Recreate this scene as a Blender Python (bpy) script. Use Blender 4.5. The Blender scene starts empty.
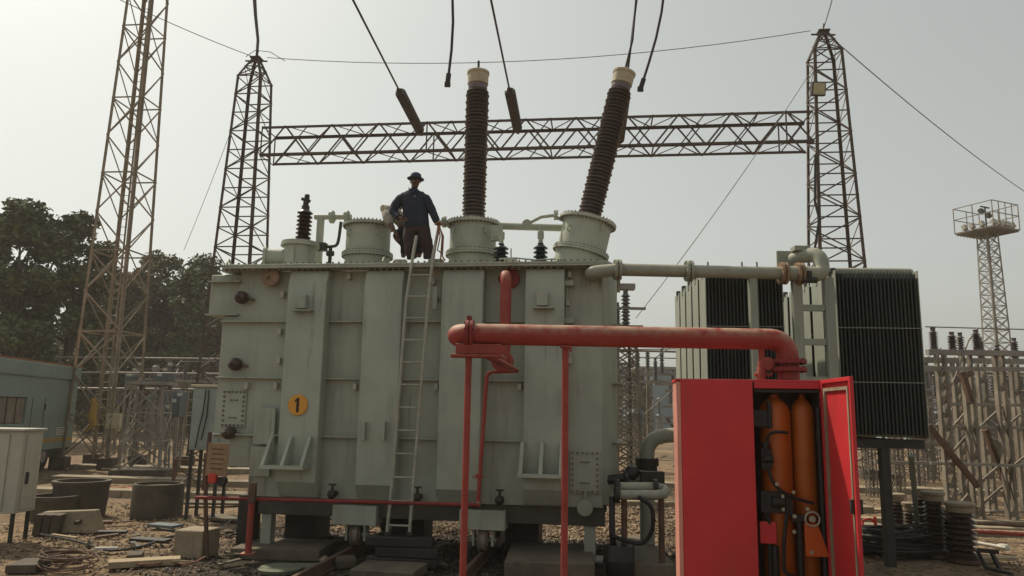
import bpy, bmesh, math, random
from mathutils import Vector, Matrix, Quaternion
R = math.radians
scn = bpy.context.scene
COL = scn.collection
rng = random.Random(7)

# ------------------------------------------------------------------ camera
FPX, PITCH, ROLL, EYE = 750.0, R(9.4), R(1.0), 2.3
_F = Vector((0, math.cos(PITCH), math.sin(PITCH)))
_U0 = Vector((0, -math.sin(PITCH), math.cos(PITCH)))
_R0 = Vector((1, 0, 0))
_R = _R0 * math.cos(ROLL) + _U0 * math.sin(ROLL)
_U = _U0 * math.cos(ROLL) - _R0 * math.sin(ROLL)
CAM = Vector((0, 0, EYE))
cam_data = bpy.data.cameras.new('camera')
cam_data.sensor_width = 36.0
cam_data.lens = 36.0 * FPX / 1024.0
cam_data.clip_start = 0.1
cam_data.clip_end = 6000
cam = bpy.data.objects.new('camera', cam_data)
COL.objects.link(cam)
m = Matrix((_R, _U, -_F)).transposed().to_4x4()
m.translation = CAM
cam.matrix_world = m
scn.camera = cam

# ------------------------------------------------------------------ sky, sun, exposure
SUN_EL, SUN_AZ = R(52), R(-46)        # azimuth from +Y, negative towards -X
world = bpy.data.worlds.new('World')
scn.world = world
world.use_nodes = True
nt = world.node_tree
nt.nodes.clear()
sky = nt.nodes.new('ShaderNodeTexSky')
sky.sky_type = 'NISHITA'
sky.sun_disc = False
sky.sun_elevation = SUN_EL
sky.sun_rotation = SUN_AZ
sky.altitude = 200
sky.air_density = 1.0
sky.dust_density = 4.3
sky.ozone_density = 1.0
hs = nt.nodes.new('ShaderNodeHueSaturation')
hs.inputs['Saturation'].default_value = 0.30
hz = nt.nodes.new('ShaderNodeMix'); hz.data_type = 'RGBA'; hz.blend_type = 'MULTIPLY'   # thin milky overcast: an even veil added to the clear sky
hz.inputs['Factor'].default_value = 1.0
hz.inputs[7].default_value = (1.10, 1.125, 1.035, 1)
vl = nt.nodes.new('ShaderNodeMix'); vl.data_type = 'RGBA'; vl.blend_type = 'ADD'
vl.inputs['Factor'].default_value = 1.0
vl.inputs[7].default_value = (.76, .76, .69, 1)
bg = nt.nodes.new('ShaderNodeBackground')
bg.inputs['Strength'].default_value = 0.11
wo = nt.nodes.new('ShaderNodeOutputWorld')
gm = nt.nodes.new('ShaderNodeGamma'); gm.inputs['Gamma'].default_value = 0.80   # the milky veil spreads the glow round the sun
nt.links.new(sky.outputs[0], gm.inputs['Color'])
nt.links.new(gm.outputs[0], hs.inputs['Color'])
nt.links.new(hs.outputs[0], hz.inputs[6])
nt.links.new(hz.outputs[2], vl.inputs[6])
nt.links.new(vl.outputs[2], bg.inputs['Color'])
nt.links.new(bg.outputs[0], wo.inputs['Surface'])
sd = bpy.data.lights.new('sun', 'SUN')
sd.energy = 3.6
sd.angle = R(1.5)
sd.color = (1.0, 0.87, 0.68)
sun = bpy.data.objects.new('sun', sd)
COL.objects.link(sun)
_sdir = Vector((math.sin(SUN_AZ) * math.cos(SUN_EL), math.cos(SUN_AZ) * math.cos(SUN_EL), math.sin(SUN_EL)))
sun.rotation_euler = _sdir.to_track_quat('Z', 'Y').to_euler()
scn.view_settings.view_transform = 'Standard'
scn.view_settings.look = 'None'
scn.view_settings.gamma = 1.0
scn.view_settings.exposure = 0.20
scn.cycles.volume_bounces = 1
scn.cycles.max_bounces = 6

# ------------------------------------------------------------------ measuring helpers: real places for what the photograph shows
def ray(px, py):
    return _F + _R * ((px - 512) / FPX) + _U * ((288 - py) / FPX)
def P(px, py, Y):
    d = ray(px, py)
    return CAM + d * (Y / d.y)
def G(px, py, z=0.0):
    d = ray(px, py)
    return CAM + d * ((z - EYE) / d.z)
TA = R(-8)
TO = Vector((1.45, 11.5, 0))
UA = Vector((math.cos(TA), math.sin(TA), 0))
VA = Vector((-math.sin(TA), math.cos(TA), 0))
def TL(px, py, v=0.0):                     # a point of the transformer's own frame (along front, depth, height)
    d = ray(px, py)
    o = TO + VA * v
    n = VA
    q = CAM + d * ((o - CAM).dot(n) / d.dot(n)) - TO
    return Vector((q.dot(UA), v, q.z))
def TW(u, v, z):                           # transformer frame to world
    return TO + UA * u + VA * v + Vector((0, 0, z))

# ------------------------------------------------------------------ mesh builder
def frame_of(axis):
    w = Vector(axis).normalized()
    a = Vector((0, 0, 1)) if abs(w.z) < 0.95 else Vector((1, 0, 0))
    u = a.cross(w).normalized()
    return u, w.cross(u), w

class MB:
    def __init__(s):
        s.v, s.f = [], []
    def add(s, vs, fs):
        o = len(s.v)
        s.v += [Vector(x) for x in vs]
        s.f += [tuple(i + o for i in f) for f in fs]
        return s
    def hexa(s, b, t):                     # four bottom corners, four top corners, same winding
        return s.add(list(b) + list(t), [(3, 2, 1, 0), (4, 5, 6, 7), (0, 1, 5, 4), (1, 2, 6, 5), (2, 3, 7, 6), (3, 0, 4, 7)])
    def box(s, lo, hi):
        x0, y0, z0 = lo; x1, y1, z1 = hi
        return s.hexa([(x0, y0, z0), (x1, y0, z0), (x1, y1, z0), (x0, y1, z0)], [(x0, y0, z1), (x1, y0, z1), (x1, y1, z1), (x0, y1, z1)])
    def cbox(s, c, size, rz=0.0, rx=0.0, ry=0.0):
        mt = Matrix.Rotation(rz, 3, 'Z') @ Matrix.Rotation(ry, 3, 'Y') @ Matrix.Rotation(rx, 3, 'X')
        x, y, z = [k / 2 for k in size]
        q = [(-x, -y, -z), (x, -y, -z), (x, y, -z), (-x, y, -z), (-x, -y, z), (x, -y, z), (x, y, z), (-x, y, z)]
        q = [Vector(c) + mt @ Vector(k) for k in q]
        return s.hexa(q[:4], q[4:])
    def beam(s, a, b, w, h, up=(0, 0, 1)):
        a, b = Vector(a), Vector(b)
        d = (b - a).normalized()
        up = Vector(up)
        if abs(d.dot(up)) > 0.97:
            up = Vector((0, 1, 0))
        x = d.cross(up).normalized() * (w / 2)
        y = x.cross(d).normalized() * (h / 2)
        return s.hexa([a - x - y, a + x - y, a + x + y, a - x + y], [b - x - y, b + x - y, b + x + y, b - x + y])
    def angle(s, a, b, w, t, cdir):        # rolled steel angle: two flanges opening towards cdir
        a, b = Vector(a), Vector(b)
        d = (b - a).normalized()
        c = Vector(cdir)
        c = (c - d * c.dot(d))
        if c.length < 1e-6:
            c = frame_of(d)[0]
        c.normalize()
        e = d.cross(c).normalized()
        p, q = (c + e).normalized(), (c - e).normalized()
        for k, l in ((p, q), (q, p)):
            o = [Vector((0, 0, 0)), k * w, k * w + l * t, l * t]
            s.hexa([a + x for x in o], [b + x for x in o])
        return s
    def cyl(s, a, b, r, r2=None, n=16, caps=True):
        a, b = Vector(a), Vector(b)
        r2 = r if r2 is None else r2
        u, v, w = frame_of(b - a)
        o = len(s.v)
        for c, q in ((a, r), (b, r2)):
            for i in range(n):
                t = 2 * math.pi * i / n
                s.v.append(c + (u * math.cos(t) + v * math.sin(t)) * q)
        for i in range(n):
            j = (i + 1) % n
            s.f.append((o + i, o + j, o + n + j, o + n + i))
        if caps:
            s.f.append(tuple(o + i for i in reversed(range(n))))
            s.f.append(tuple(o + n + i for i in range(n)))
        return s
    def lathe(s, a, axis, prof, n=20):     # prof: (distance along the axis, radius)
        a = Vector(a)
        u, v, w = frame_of(axis)
        o = len(s.v)
        for t, q in prof:
            for i in range(n):
                g = 2 * math.pi * i / n
                s.v.append(a + w * t + (u * math.cos(g) + v * math.sin(g)) * max(q, 1e-4))
        for k in range(len(prof) - 1):
            for i in range(n):
                j = (i + 1) % n
                s.f.append((o + k * n + i, o + k * n + j, o + (k + 1) * n + j, o + (k + 1) * n + i))
        s.f.append(tuple(o + i for i in reversed(range(n))))
        s.f.append(tuple(o + (len(prof) - 1) * n + i for i in range(n)))
        return s
    def tube(s, path, r, n=10, caps=True):
        path = [Vector(p) for p in path]
        rs = r if isinstance(r, (list, tuple)) else [r] * len(path)
        o = len(s.v)
        d0 = (path[1] - path[0]).normalized()
        u, v, w = frame_of(d0)
        for k, p in enumerate(path):
            if k == 0:
                d = d0
            elif k == len(path) - 1:
                d = (path[k] - path[k - 1]).normalized()
            else:
                d = ((path[k] - path[k - 1]).normalized() + (path[k + 1] - path[k]).normalized()).normalized()
            q = w.rotation_difference(d)
            u = q @ u; v = q @ v; w = d
            for i in range(n):
                t = 2 * math.pi * i / n
                s.v.append(p + (u * math.cos(t) + v * math.sin(t)) * rs[k])
        for k in range(len(path) - 1):
            for i in range(n):
                j = (i + 1) % n
                s.f.append((o + k * n + i, o + k * n + j, o + (k + 1) * n + j, o + (k + 1) * n + i))
        if caps:
            s.f.append(tuple(o + i for i in reversed(range(n))))
            s.f.append(tuple(o + (len(path) - 1) * n + i for i in range(n)))
        return s
    def prism(s, poly, fn, a, b):          # 2D outline, fn(p, q, depth) gives the point
        n = len(poly)
        o = len(s.v)
        for d in (a, b):
            s.v += [Vector(fn(p, q, d)) for p, q in poly]
        s.f.append(tuple(o + i for i in range(n)))
        s.f.append(tuple(o + n + i for i in reversed(range(n))))
        for i in range(n):
            j = (i + 1) % n
            s.f.append((o + j, o + i, o + n + i, o + n + j))
        return s
    def ball(s, c, r, n=12, sc=(1, 1, 1)):
        c = Vector(c)
        o = len(s.v)
        k = n // 2
        for i in range(1, k):
            a = math.pi * i / k
            for j in range(n):
                b = 2 * math.pi * j / n
                s.v.append(c + Vector((math.sin(a) * math.cos(b) * r * sc[0], math.sin(a) * math.sin(b) * r * sc[1], math.cos(a) * r * sc[2])))
        t = len(s.v); s.v.append(c + Vector((0, 0, r * sc[2])))
        bt = len(s.v); s.v.append(c - Vector((0, 0, r * sc[2])))
        for j in range(n):
            l = (j + 1) % n
            s.f.append((t, o + j, o + l))
            s.f.append((bt, o + (k - 2) * n + l, o + (k - 2) * n + j))
            for i in range(k - 2):
                s.f.append((o + i * n + j, o + (i + 1) * n + j, o + (i + 1) * n + l, o + i * n + l))
        return s
    def build(s, name, mat, parent=None, bevel=0.0, sharp=35, local=False):
        vs = s.v
        if parent is not None and not local:
            inv = WM.get(parent.name, Matrix()).inverted()
            vs = [inv @ x for x in vs]
        me = bpy.data.meshes.new(name)
        me.from_pydata([tuple(x) for x in vs], [], s.f)
        bm = bmesh.new(); bm.from_mesh(me)
        bmesh.ops.recalc_face_normals(bm, faces=bm.faces)
        bm.to_mesh(me); bm.free()
        me.materials.append(mat)
        me.shade_smooth()
        me.set_sharp_from_angle(angle=R(sharp))
        o = bpy.data.objects.new(name, me)
        COL.objects.link(o)
        if parent is not None:
            o.parent = parent
            WM[o.name] = WM.get(parent.name, Matrix())
        if bevel:
            b = o.modifiers.new('bevel', 'BEVEL')
            b.width = bevel; b.segments = 2; b.limit_method = 'ANGLE'; b.angle_limit = R(40)
        return o

WM = {}
def tag(o, label, cat, group=None):
    o['label'] = label; o['category'] = cat
    if group: o['group'] = group
    return o
def thing(name, label, cat, loc=(0, 0, 0), rz=0.0, group=None):
    o = bpy.data.objects.new(name, None)
    o.empty_display_size = 0.2
    COL.objects.link(o)
    o.location = loc; o.rotation_euler = (0, 0, rz)
    WM[o.name] = Matrix.Translation(Vector(loc)) @ Matrix.Rotation(rz, 4, 'Z')
    return tag(o, label, cat, group)
def one(name, mb, mat, label, cat, group=None, bevel=0.0, base=None, sharp=35):   # a thing that is one mesh; its origin at its base
    c = Vector(base) if base is not None else Vector((sum(x.x for x in mb.v) / len(mb.v), sum(x.y for x in mb.v) / len(mb.v), min(x.z for x in mb.v)))
    mb.v = [x - c for x in mb.v]
    o = mb.build(name, mat, bevel=bevel, sharp=sharp)
    o.location = c
    WM[o.name] = Matrix.Translation(c)
    return tag(o, label, cat, group)
def struct(name, mb, mat, bevel=0.0):
    o = mb.build(name, mat, bevel=bevel)
    o['kind'] = 'structure'
    return o
def kids(o):
    return [c for c in bpy.data.objects if c.parent == o]
def dup(root, loc, rz=0.0, label=None, group=None, sc=None):
    r = root.copy(); COL.objects.link(r)
    r.location = loc; r.rotation_euler = (0, 0, rz)
    if sc: r.scale = sc if isinstance(sc, (tuple, list)) else (sc, sc, sc)
    WM[r.name] = Matrix.Translation(Vector(loc)) @ Matrix.Rotation(rz, 4, 'Z')
    if label: r['label'] = label
    if group: r['group'] = group
    for ch in list(root.children):
        c = ch.copy(); COL.objects.link(c); c.parent = r
        for g in ch.children:
            d = g.copy(); COL.objects.link(d); d.parent = c
    return r
def arc(c, p0, p1, n=6):                   # quarter bend from p0 to p1 about the corner c
    c, p0, p1 = Vector(c), Vector(p0), Vector(p1)
    return [(p0 * (1 - t) ** 2 + c * 2 * t * (1 - t) + p1 * t * t) for t in [i / n for i in range(n + 1)]]
def bend(pts, rad, n=6):                   # a polyline with rounded corners
    pts = [Vector(p) for p in pts]
    out = [pts[0]]
    for i in range(1, len(pts) - 1):
        a, b, c = pts[i - 1], pts[i], pts[i + 1]
        r1 = min(rad, (a - b).length * 0.48, (c - b).length * 0.48)
        o = b + ((a - b).normalized() + (c - b).normalized())
        p0, p1 = b + (a - b).normalized() * r1, b + (c - b).normalized() * r1
        for k in range(n + 1):
            t = k / n
            t1 = p0.lerp(b, t); t2 = b.lerp(p1, t)
            q = t1.lerp(t2, t)
            out.append(q)
    out.append(pts[-1])
    return out
def flange(mb, c, axis, r, t, nb=10, rb=None, br=0.012):
    c = Vector(c); u, v, w = frame_of(axis)
    mb.cyl(c - w * t / 2, c + w * t / 2, r, n=20)
    rb = rb or r * 0.86
    for i in range(nb):
        g = 2 * math.pi * (i + .5) / nb
        q = c + (u * math.cos(g) + v * math.sin(g)) * rb
        mb.cyl(q - w * (t / 2 + br), q + w * (t / 2 + br), br, n=6)
    return mb
def shed_profile(n, length, core, shed, alt=None):
    p = length / n
    out = [(0, core)]
    for i in range(n):
        s_ = shed if (alt is None or i % 2 == 0) else alt
        t = i * p
        out += [(t + p * .18, core), (t + p * .30, s_ * .985), (t + p * .42, s_), (t + p * .92, core * 1.04)]
    out.append((length, core))
    return out

# ------------------------------------------------------------------ materials
def mat(name, col, rough=0.6, metal=0.0, vary=0.25, dirt=None, dirt_amt=0.4, scale=3.0, streak=0.0, bump=0.15, bscale=40.0, spec=0.4, island=0.0, runs=0.0, dust=None, dust_amt=0.0, dustlo=.25):
    mt = bpy.data.materials.new(name)
    mt.use_nodes = True
    n = mt.node_tree; N = n.nodes; L = n.links
    N.clear()
    out = N.new('ShaderNodeOutputMaterial')
    b = N.new('ShaderNodeBsdfPrincipled')
    L.new(b.outputs[0], out.inputs['Surface'])
    tc = N.new('ShaderNodeTexCoord')
    b.inputs['Metallic'].default_value = metal
    b.inputs['Specular IOR Level'].default_value = spec
    # broad tone variation
    n1 = N.new('ShaderNodeTexNoise'); n1.inputs['Scale'].default_value = scale; n1.inputs['Detail'].default_value = 6; n1.inputs['Roughness'].default_value = .62
    L.new(tc.outputs['Object'], n1.inputs['Vector'])
    r1 = N.new('ShaderNodeValToRGB')
    c = Vector(col)
    r1.color_ramp.elements[0].position = .3; r1.color_ramp.elements[1].position = .7
    r1.color_ramp.elements[0].color = (*(c * (1 - vary)), 1)
    r1.color_ramp.elements[1].color = (*[min(1, x) for x in (c * (1 + vary))], 1)
    L.new(n1.outputs['Fac'], r1.inputs['Fac'])
    col_out = r1.outputs[0]
    if dirt is not None:
        n2 = N.new('ShaderNodeTexNoise'); n2.inputs['Scale'].default_value = scale * 2.3; n2.inputs['Detail'].default_value = 9; n2.inputs['Roughness'].default_value = .7
        mp = N.new('ShaderNodeMapping'); mp.inputs['Scale'].default_value = (1, 1, 1.0 if not streak else 1.0 / (1 + streak)); mp.inputs['Location'].default_value = (3.1, 7.7, 1.3)
        L.new(tc.outputs['Object'], mp.inputs['Vector']); L.new(mp.outputs[0], n2.inputs['Vector'])
        r2 = N.new('ShaderNodeValToRGB'); r2.color_ramp.elements[0].position = .52; r2.color_ramp.elements[1].position = .74
        L.new(n2.outputs['Fac'], r2.inputs['Fac'])
        mu = N.new('ShaderNodeMath'); mu.operation = 'MULTIPLY'; mu.inputs[1].default_value = dirt_amt
        L.new(r2.outputs[0], mu.inputs[0])
        mx = N.new('ShaderNodeMix'); mx.data_type = 'RGBA'
        L.new(mu.outputs[0], mx.inputs['Factor']); L.new(col_out, mx.inputs[6]); mx.inputs[7].default_value = (*dirt, 1)
        col_out = mx.outputs[2]
    if dust is not None:                   # settled dust on faces that look upward
        ge = N.new('ShaderNodeNewGeometry'); sx = N.new('ShaderNodeSeparateXYZ'); L.new(ge.outputs['True Normal'], sx.inputs[0])
        mr = N.new('ShaderNodeMapRange'); mr.inputs[1].default_value = dustlo; mr.inputs[2].default_value = .95; mr.inputs[3].default_value = 0; mr.inputs[4].default_value = dust_amt
        L.new(sx.outputs[2], mr.inputs[0])
        mm = N.new('ShaderNodeMath'); mm.operation = 'MULTIPLY'; L.new(mr.outputs[0], mm.inputs[0])
        n4 = N.new('ShaderNodeTexNoise'); n4.inputs['Scale'].default_value = scale * 4; n4.inputs['Detail'].default_value = 5
        L.new(tc.outputs['Object'], n4.inputs['Vector'])
        m4 = N.new('ShaderNodeMapRange'); m4.inputs[1].default_value = .3; m4.inputs[2].default_value = .6
        L.new(n4.outputs['Fac'], m4.inputs[0]); L.new(m4.outputs[0], mm.inputs[1])
        mx = N.new('ShaderNodeMix'); mx.data_type = 'RGBA'
        L.new(mm.outputs[0], mx.inputs['Factor']); L.new(col_out, mx.inputs[6]); mx.inputs[7].default_value = (*dust, 1)
        col_out = mx.outputs[2]
    if runs:                               # rust and oil runs: narrow, long, few
        n5 = N.new('ShaderNodeTexNoise'); n5.inputs['Scale'].default_value = 9.0; n5.inputs['Detail'].default_value = 3
        mp5 = N.new('ShaderNodeMapping'); mp5.inputs['Scale'].default_value = (1.3, 1.3, .055)
        L.new(tc.outputs['Object'], mp5.inputs['Vector']); L.new(mp5.outputs[0], n5.inputs['Vector'])
        n6 = N.new('ShaderNodeTexNoise'); n6.inputs['Scale'].default_value = 1.3; L.new(tc.outputs['Object'], n6.inputs['Vector'])
        r5 = N.new('ShaderNodeMapRange'); r5.inputs[1].default_value = .56; r5.inputs[2].default_value = .72; L.new(n5.outputs['Fac'], r5.inputs[0])
        r6 = N.new('ShaderNodeMapRange'); r6.inputs[1].default_value = .45; r6.inputs[2].default_value = .65; r6.inputs[4].default_value = runs; L.new(n6.outputs['Fac'], r6.inputs[0])
        m5 = N.new('ShaderNodeMath'); m5.operation = 'MULTIPLY'; L.new(r5.outputs[0], m5.inputs[0]); L.new(r6.outputs[0], m5.inputs[1])
        mx = N.new('ShaderNodeMix'); mx.data_type = 'RGBA'; L.new(m5.outputs[0], mx.inputs['Factor']); L.new(col_out, mx.inputs[6]); mx.inputs[7].default_value = (.105, .075, .05, 1)
        col_out = mx.outputs[2]
    if island:                             # each stone or leaf has a tone of its own
        ge = N.new('ShaderNodeNewGeometry'); mr = N.new('ShaderNodeMapRange'); mr.inputs[3].default_value = 1 - island; mr.inputs[4].default_value = 1 + island * 1.2
        L.new(ge.outputs['Random Per Island'], mr.inputs[0])
        hv = N.new('ShaderNodeHueSaturation'); L.new(mr.outputs[0], hv.inputs['Value']); L.new(col_out, hv.inputs['Color']); col_out = hv.outputs[0]
    L.new(col_out, b.inputs['Base Color'])
    n3 = N.new('ShaderNodeTexNoise'); n3.inputs['Scale'].default_value = bscale; n3.inputs['Detail'].default_value = 4
    L.new(tc.outputs['Object'], n3.inputs['Vector'])
    rr = N.new('ShaderNodeMapRange'); rr.inputs[3].default_value = max(.05, rough - .12); rr.inputs[4].default_value = min(1, rough + .12)
    L.new(n1.outputs['Fac'], rr.inputs[0]); L.new(rr.outputs[0], b.inputs['Roughness'])
    if bump:
        bp = N.new('ShaderNodeBump'); bp.inputs['Strength'].default_value = bump; bp.inputs['Distance'].default_value = .01
        L.new(n3.outputs['Fac'], bp.inputs['Height']); L.new(bp.outputs[0], b.inputs['Normal'])
    return mt

DUST = (.34, .29, .22)
M = {}
M['tank'] = mat('tank_paint', (.330, .362, .302), .5, runs=.55, vary=.15, dirt=(.19, .165, .125), dirt_amt=.65, scale=1.1, streak=7, bump=.06, dust=DUST, dust_amt=.6)
M['tankdark'] = mat('base_paint', (.06, .06, .048), .65, vary=.25, dirt=(.06, .05, .04), dirt_amt=.6, scale=2.5, bump=.1)
M['turret'] = mat('turret_paint', (.385, .41, .34), .5, runs=.5, vary=.12, dirt=(.17, .15, .115), dirt_amt=.5, scale=2.0, streak=5, bump=.06, dust=DUST, dust_amt=.5)  # paler than the tank paint: stronger light on top is in the colour
M['pipegrey'] = mat('pipe_paint', (.27, .29, .235), .5, vary=.15, dirt=(.2, .15, .1), dirt_amt=.5, scale=3.0, bump=.08, dust=(.42, .36, .27), dust_amt=.7)
M['bolt'] = mat('bolt_steel', (.16, .13, .10), .6, metal=.3, vary=.3, scale=8)
M['porcelain'] = mat('brown_porcelain', (.088, .073, .075), .32, vary=.25, dirt=(.12, .09, .075), dirt_amt=.4, scale=5, bump=.02, spec=.5, dust=(.2, .175, .16), dust_amt=.35)
M['porcelain2'] = mat('dark_porcelain', (.035, .022, .018), .3, vary=.3, dirt=(.07, .055, .045), dirt_amt=.5, scale=6, bump=.02, dust=(.16, .13, .11), dust_amt=.4)
M['porcteal'] = mat('dark_green_porcelain', (.02, .035, .035), .3, vary=.3, scale=5, bump=.02)
M['cream'] = mat('cream_metal', (.44, .375, .26), .5, vary=.2, dirt=(.3, .2, .12), dirt_amt=.6, scale=4, streak=3, bump=.05)
M['mauve'] = mat('bushing_neck', (.16, .13, .14), .4, metal=.3, vary=.2, scale=5)
M['redpipe'] = mat('red_pipe_paint', (.28, .034, .028), .6, vary=.2, dirt=(.24, .10, .065), dirt_amt=.6, scale=2.5, streak=0, bump=.08, dust=(.38, .28, .185), dust_amt=.95, dustlo=-.05)
M['redold'] = mat('old_red_pipe_paint', (.20, .022, .022), .7, vary=.3, dirt=(.12, .06, .045), dirt_amt=.7, scale=3)
M['redcab'] = mat('red_cabinet_paint', (.52, .030, .038), .45, vary=.10, dirt=(.33, .045, .035), dirt_amt=.55, scale=1.6, streak=2, bump=.35, bscale=2.6, dust=(.42, .25, .17), dust_amt=.5)
M['redside'] = mat('sunlit_red_paint', (.58, .25, .20), .6, vary=.12, dirt=(.5, .28, .2), dirt_amt=.5, scale=2.5, bump=.04)  # pale copy of the cabinet red: sunlight put into the colour
M['orange'] = mat('orange_cylinder_paint', (.36, .092, .010), .4, vary=.15, dirt=(.25, .07, .02), dirt_amt=.4, scale=3, bump=.03)
M['orangebox'] = mat('orange_weight_paint', (.45, .085, .012), .45, vary=.15, scale=4)
M['black'] = mat('black_rubber', (.012, .012, .013), .5, vary=.4, scale=6, bump=.05)
M['dark'] = mat('dark_steel', (.03, .028, .025), .6, vary=.4, dirt=(.07, .045, .03), dirt_amt=.5, scale=5)
M['lattice'] = mat('rusty_lattice_steel', (.085, .062, .048), .7, metal=.15, vary=.3, dirt=(.12, .06, .035), dirt_amt=.6, scale=2.0, bump=.1)
M['mast'] = mat('weathered_mast_steel', (.25, .205, .145), .7, metal=.1, vary=.3, dirt=(.09, .055, .035), dirt_amt=.7, scale=1.5, bump=.1)
M['farsteel'] = mat('galvanised_steel', (.24, .222, .195), .6, metal=.2, vary=.25, dirt=(.17, .11, .07), dirt_amt=.6, scale=1.5)
M['rust'] = mat('rusty_steel', (.105, .062, .042), .8, vary=.4, dirt=(.07, .045, .03), dirt_amt=.6, scale=3)
M['yardpost'] = mat('yard_post_paint', (.19, .165, .13), .8, vary=.4, dirt=(.13, .075, .045), dirt_amt=.85, scale=2.0, streak=4, bump=.12)
M['concrete'] = mat('old_concrete', (.26, .215, .15), .9, vary=.3, dirt=(.10, .085, .06), dirt_amt=.75, scale=2.2, streak=2, bump=.5, bscale=25)
M['concdark'] = mat('damp_concrete', (.085, .07, .052), .9, vary=.35, dirt=(.05, .042, .032), dirt_amt=.7, scale=2.5, streak=2, bump=.5, bscale=25)
M['slab'] = mat('slab_concrete', (.13, .11, .08), .9, vary=.3, dirt=(.1, .085, .06), dirt_amt=.6, scale=3, bump=.5, bscale=30)
M['teal'] = mat('teal_truck_paint', (.175, .23, .205), .55, vary=.12, dirt=(.11, .12, .10), dirt_amt=.5, scale=1.3, streak=4, bump=.04)
M['tealpale'] = mat('pale_blue_cabinet_paint', (.26, .31, .30), .55, vary=.12, dirt=(.2, .2, .17), dirt_amt=.5, scale=2, streak=3)
M['bluebox'] = mat('blue_grey_box_paint', (.10, .125, .135), .6, vary=.2, scale=2)
M['kiosk'] = mat('grey_kiosk_paint', (.40, .39, .335), .55, vary=.1, dirt=(.25, .22, .17), dirt_amt=.5, scale=2.2, streak=4, bump=.04)
M['cream2'] = mat('cream_sign_paint', (.50, .44, .30), .6, vary=.15, dirt=(.3, .22, .13), dirt_amt=.5, scale=5)
M['brownsign'] = mat('brown_sign_board', (.30, .20, .115), .75, vary=.25, dirt=(.16, .10, .06), dirt_amt=.6, scale=6)
M['yellow'] = mat('yellow_paint', (.36, .21, .04), .6, vary=.2, scale=4)
M['disc'] = mat('orange_disc_paint', (.66, .31, .04), .5, vary=.08, dirt=(.45, .2, .05), dirt_amt=.3, scale=6, bump=.02)
M['inkblack'] = mat('black_ink', (.012, .011, .01), .6, vary=.2, scale=6, bump=0)
M['white'] = mat('white_plate', (.5, .48, .42), .5, vary=.1, dirt=(.4, .36, .28), dirt_amt=.4, scale=6)
M['valve'] = mat('brown_valve_paint', (.06, .038, .030), .4, vary=.3, dirt=(.14, .09, .06), dirt_amt=.5, scale=8)
M['rustflange'] = mat('primer_flange', (.25, .165, .105), .7, vary=.25, dirt=(.14, .08, .05), dirt_amt=.5, scale=8)
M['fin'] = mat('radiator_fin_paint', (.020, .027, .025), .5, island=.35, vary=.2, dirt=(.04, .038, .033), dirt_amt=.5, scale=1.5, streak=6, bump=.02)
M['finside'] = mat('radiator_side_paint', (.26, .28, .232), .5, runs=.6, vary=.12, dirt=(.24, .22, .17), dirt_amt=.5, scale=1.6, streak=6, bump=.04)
M['alu'] = mat('ladder_aluminium', (.33, .33, .275), .5, metal=.1, vary=.2, dirt=(.22, .18, .13), dirt_amt=.5, scale=6)
M['cable'] = mat('cable_strand', (.022, .022, .023), .6, vary=.3, scale=10)
M['wire'] = mat('steel_wire', (.11, .11, .11), .6, vary=.2, scale=10, bump=0)
M['rope'] = mat('jute_rope', (.22, .11, .07), .9, vary=.3, scale=20)
M['wood'] = mat('weathered_wood', (.33, .26, .165), .85, vary=.25, dirt=(.16, .12, .08), dirt_amt=.6, scale=4, bump=.3)
M['skin'] = mat('brown_skin', (.13, .065, .042), .55, vary=.1, scale=10, bump=.02)
M['shirt'] = mat('navy_shirt_cloth', (.022, .030, .050), .9, vary=.25, scale=6, bump=.3, bscale=90)
M['trousers'] = mat('maroon_trouser_cloth', (.042, .027, .030), .9, vary=.25, scale=5, bump=.3, bscale=90)
M['hat'] = mat('blue_hat_cloth', (.035, .055, .085), .85, vary=.2, scale=8, bump=.2)
M['checked'] = mat('pale_patterned_cloth', (.34, .31, .26), .9, vary=.5, dirt=(.10, .08, .06), dirt_amt=.9, scale=14, bump=.2)
M['darkcloth'] = mat('dark_cloth', (.022, .022, .026), .9, vary=.3, scale=6)
M['shoe'] = mat('shoe_leather', (.05, .035, .025), .5, vary=.3, scale=10)
M['leaf'] = mat('tree_leaf', (.085, .10, .042), .7, island=.5, vary=.5, scale=.55, bump=0, spec=.3)
M['leaf2'] = mat('dry_tree_leaf', (.11, .105, .05), .7, island=.5, vary=.45, scale=.55, bump=0, spec=.3)
M['bark'] = mat('tree_bark', (.07, .055, .04), .95, vary=.4, scale=3, bump=.6)
M['stone'] = mat('crushed_stone', (.20, .145, .095), .9, island=.6, vary=.5, scale=2.0, dirt=(.10, .085, .07), dirt_amt=.8, bump=.2)
M['shadestone'] = mat('shade_dark_stone', (.075, .060, .048), .8, island=.6, vary=.5, scale=2.0, dirt=(.035, .03, .025), dirt_amt=.8, bump=.2)  # dark copy of the crushed stone, standing in for the tank's shade
M['bluewall'] = mat('blue_grey_wall', (.20, .26, .29), .8, vary=.15, scale=.5)
M['farwall'] = mat('far_wall_plaster', (.26, .24, .20), .9, vary=.2, scale=.4)
M['lampglass'] = mat('floodlight_glass', (.42, .40, .26), .25, vary=.15, scale=3, bump=0)
M['grime'] = mat('oil_stained_steel', (.02, .019, .017), .5, vary=.4, scale=5)
M['glass'] = mat('dark_glass', (.02, .025, .026), .12, vary=.1, scale=1, bump=0, spec=.6)
M['curtain'] = mat('tan_curtain', (.19, .155, .12), .9, vary=.25, scale=3)
M['greendisc'] = mat('pale_green_lid', (.13, .14, .10), .8, vary=.25, scale=4, dirt=(.12, .1, .07), dirt_amt=.6)
M['redcloth'] = mat('red_plastic', (.5, .045, .03), .5, vary=.2, scale=5)
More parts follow.
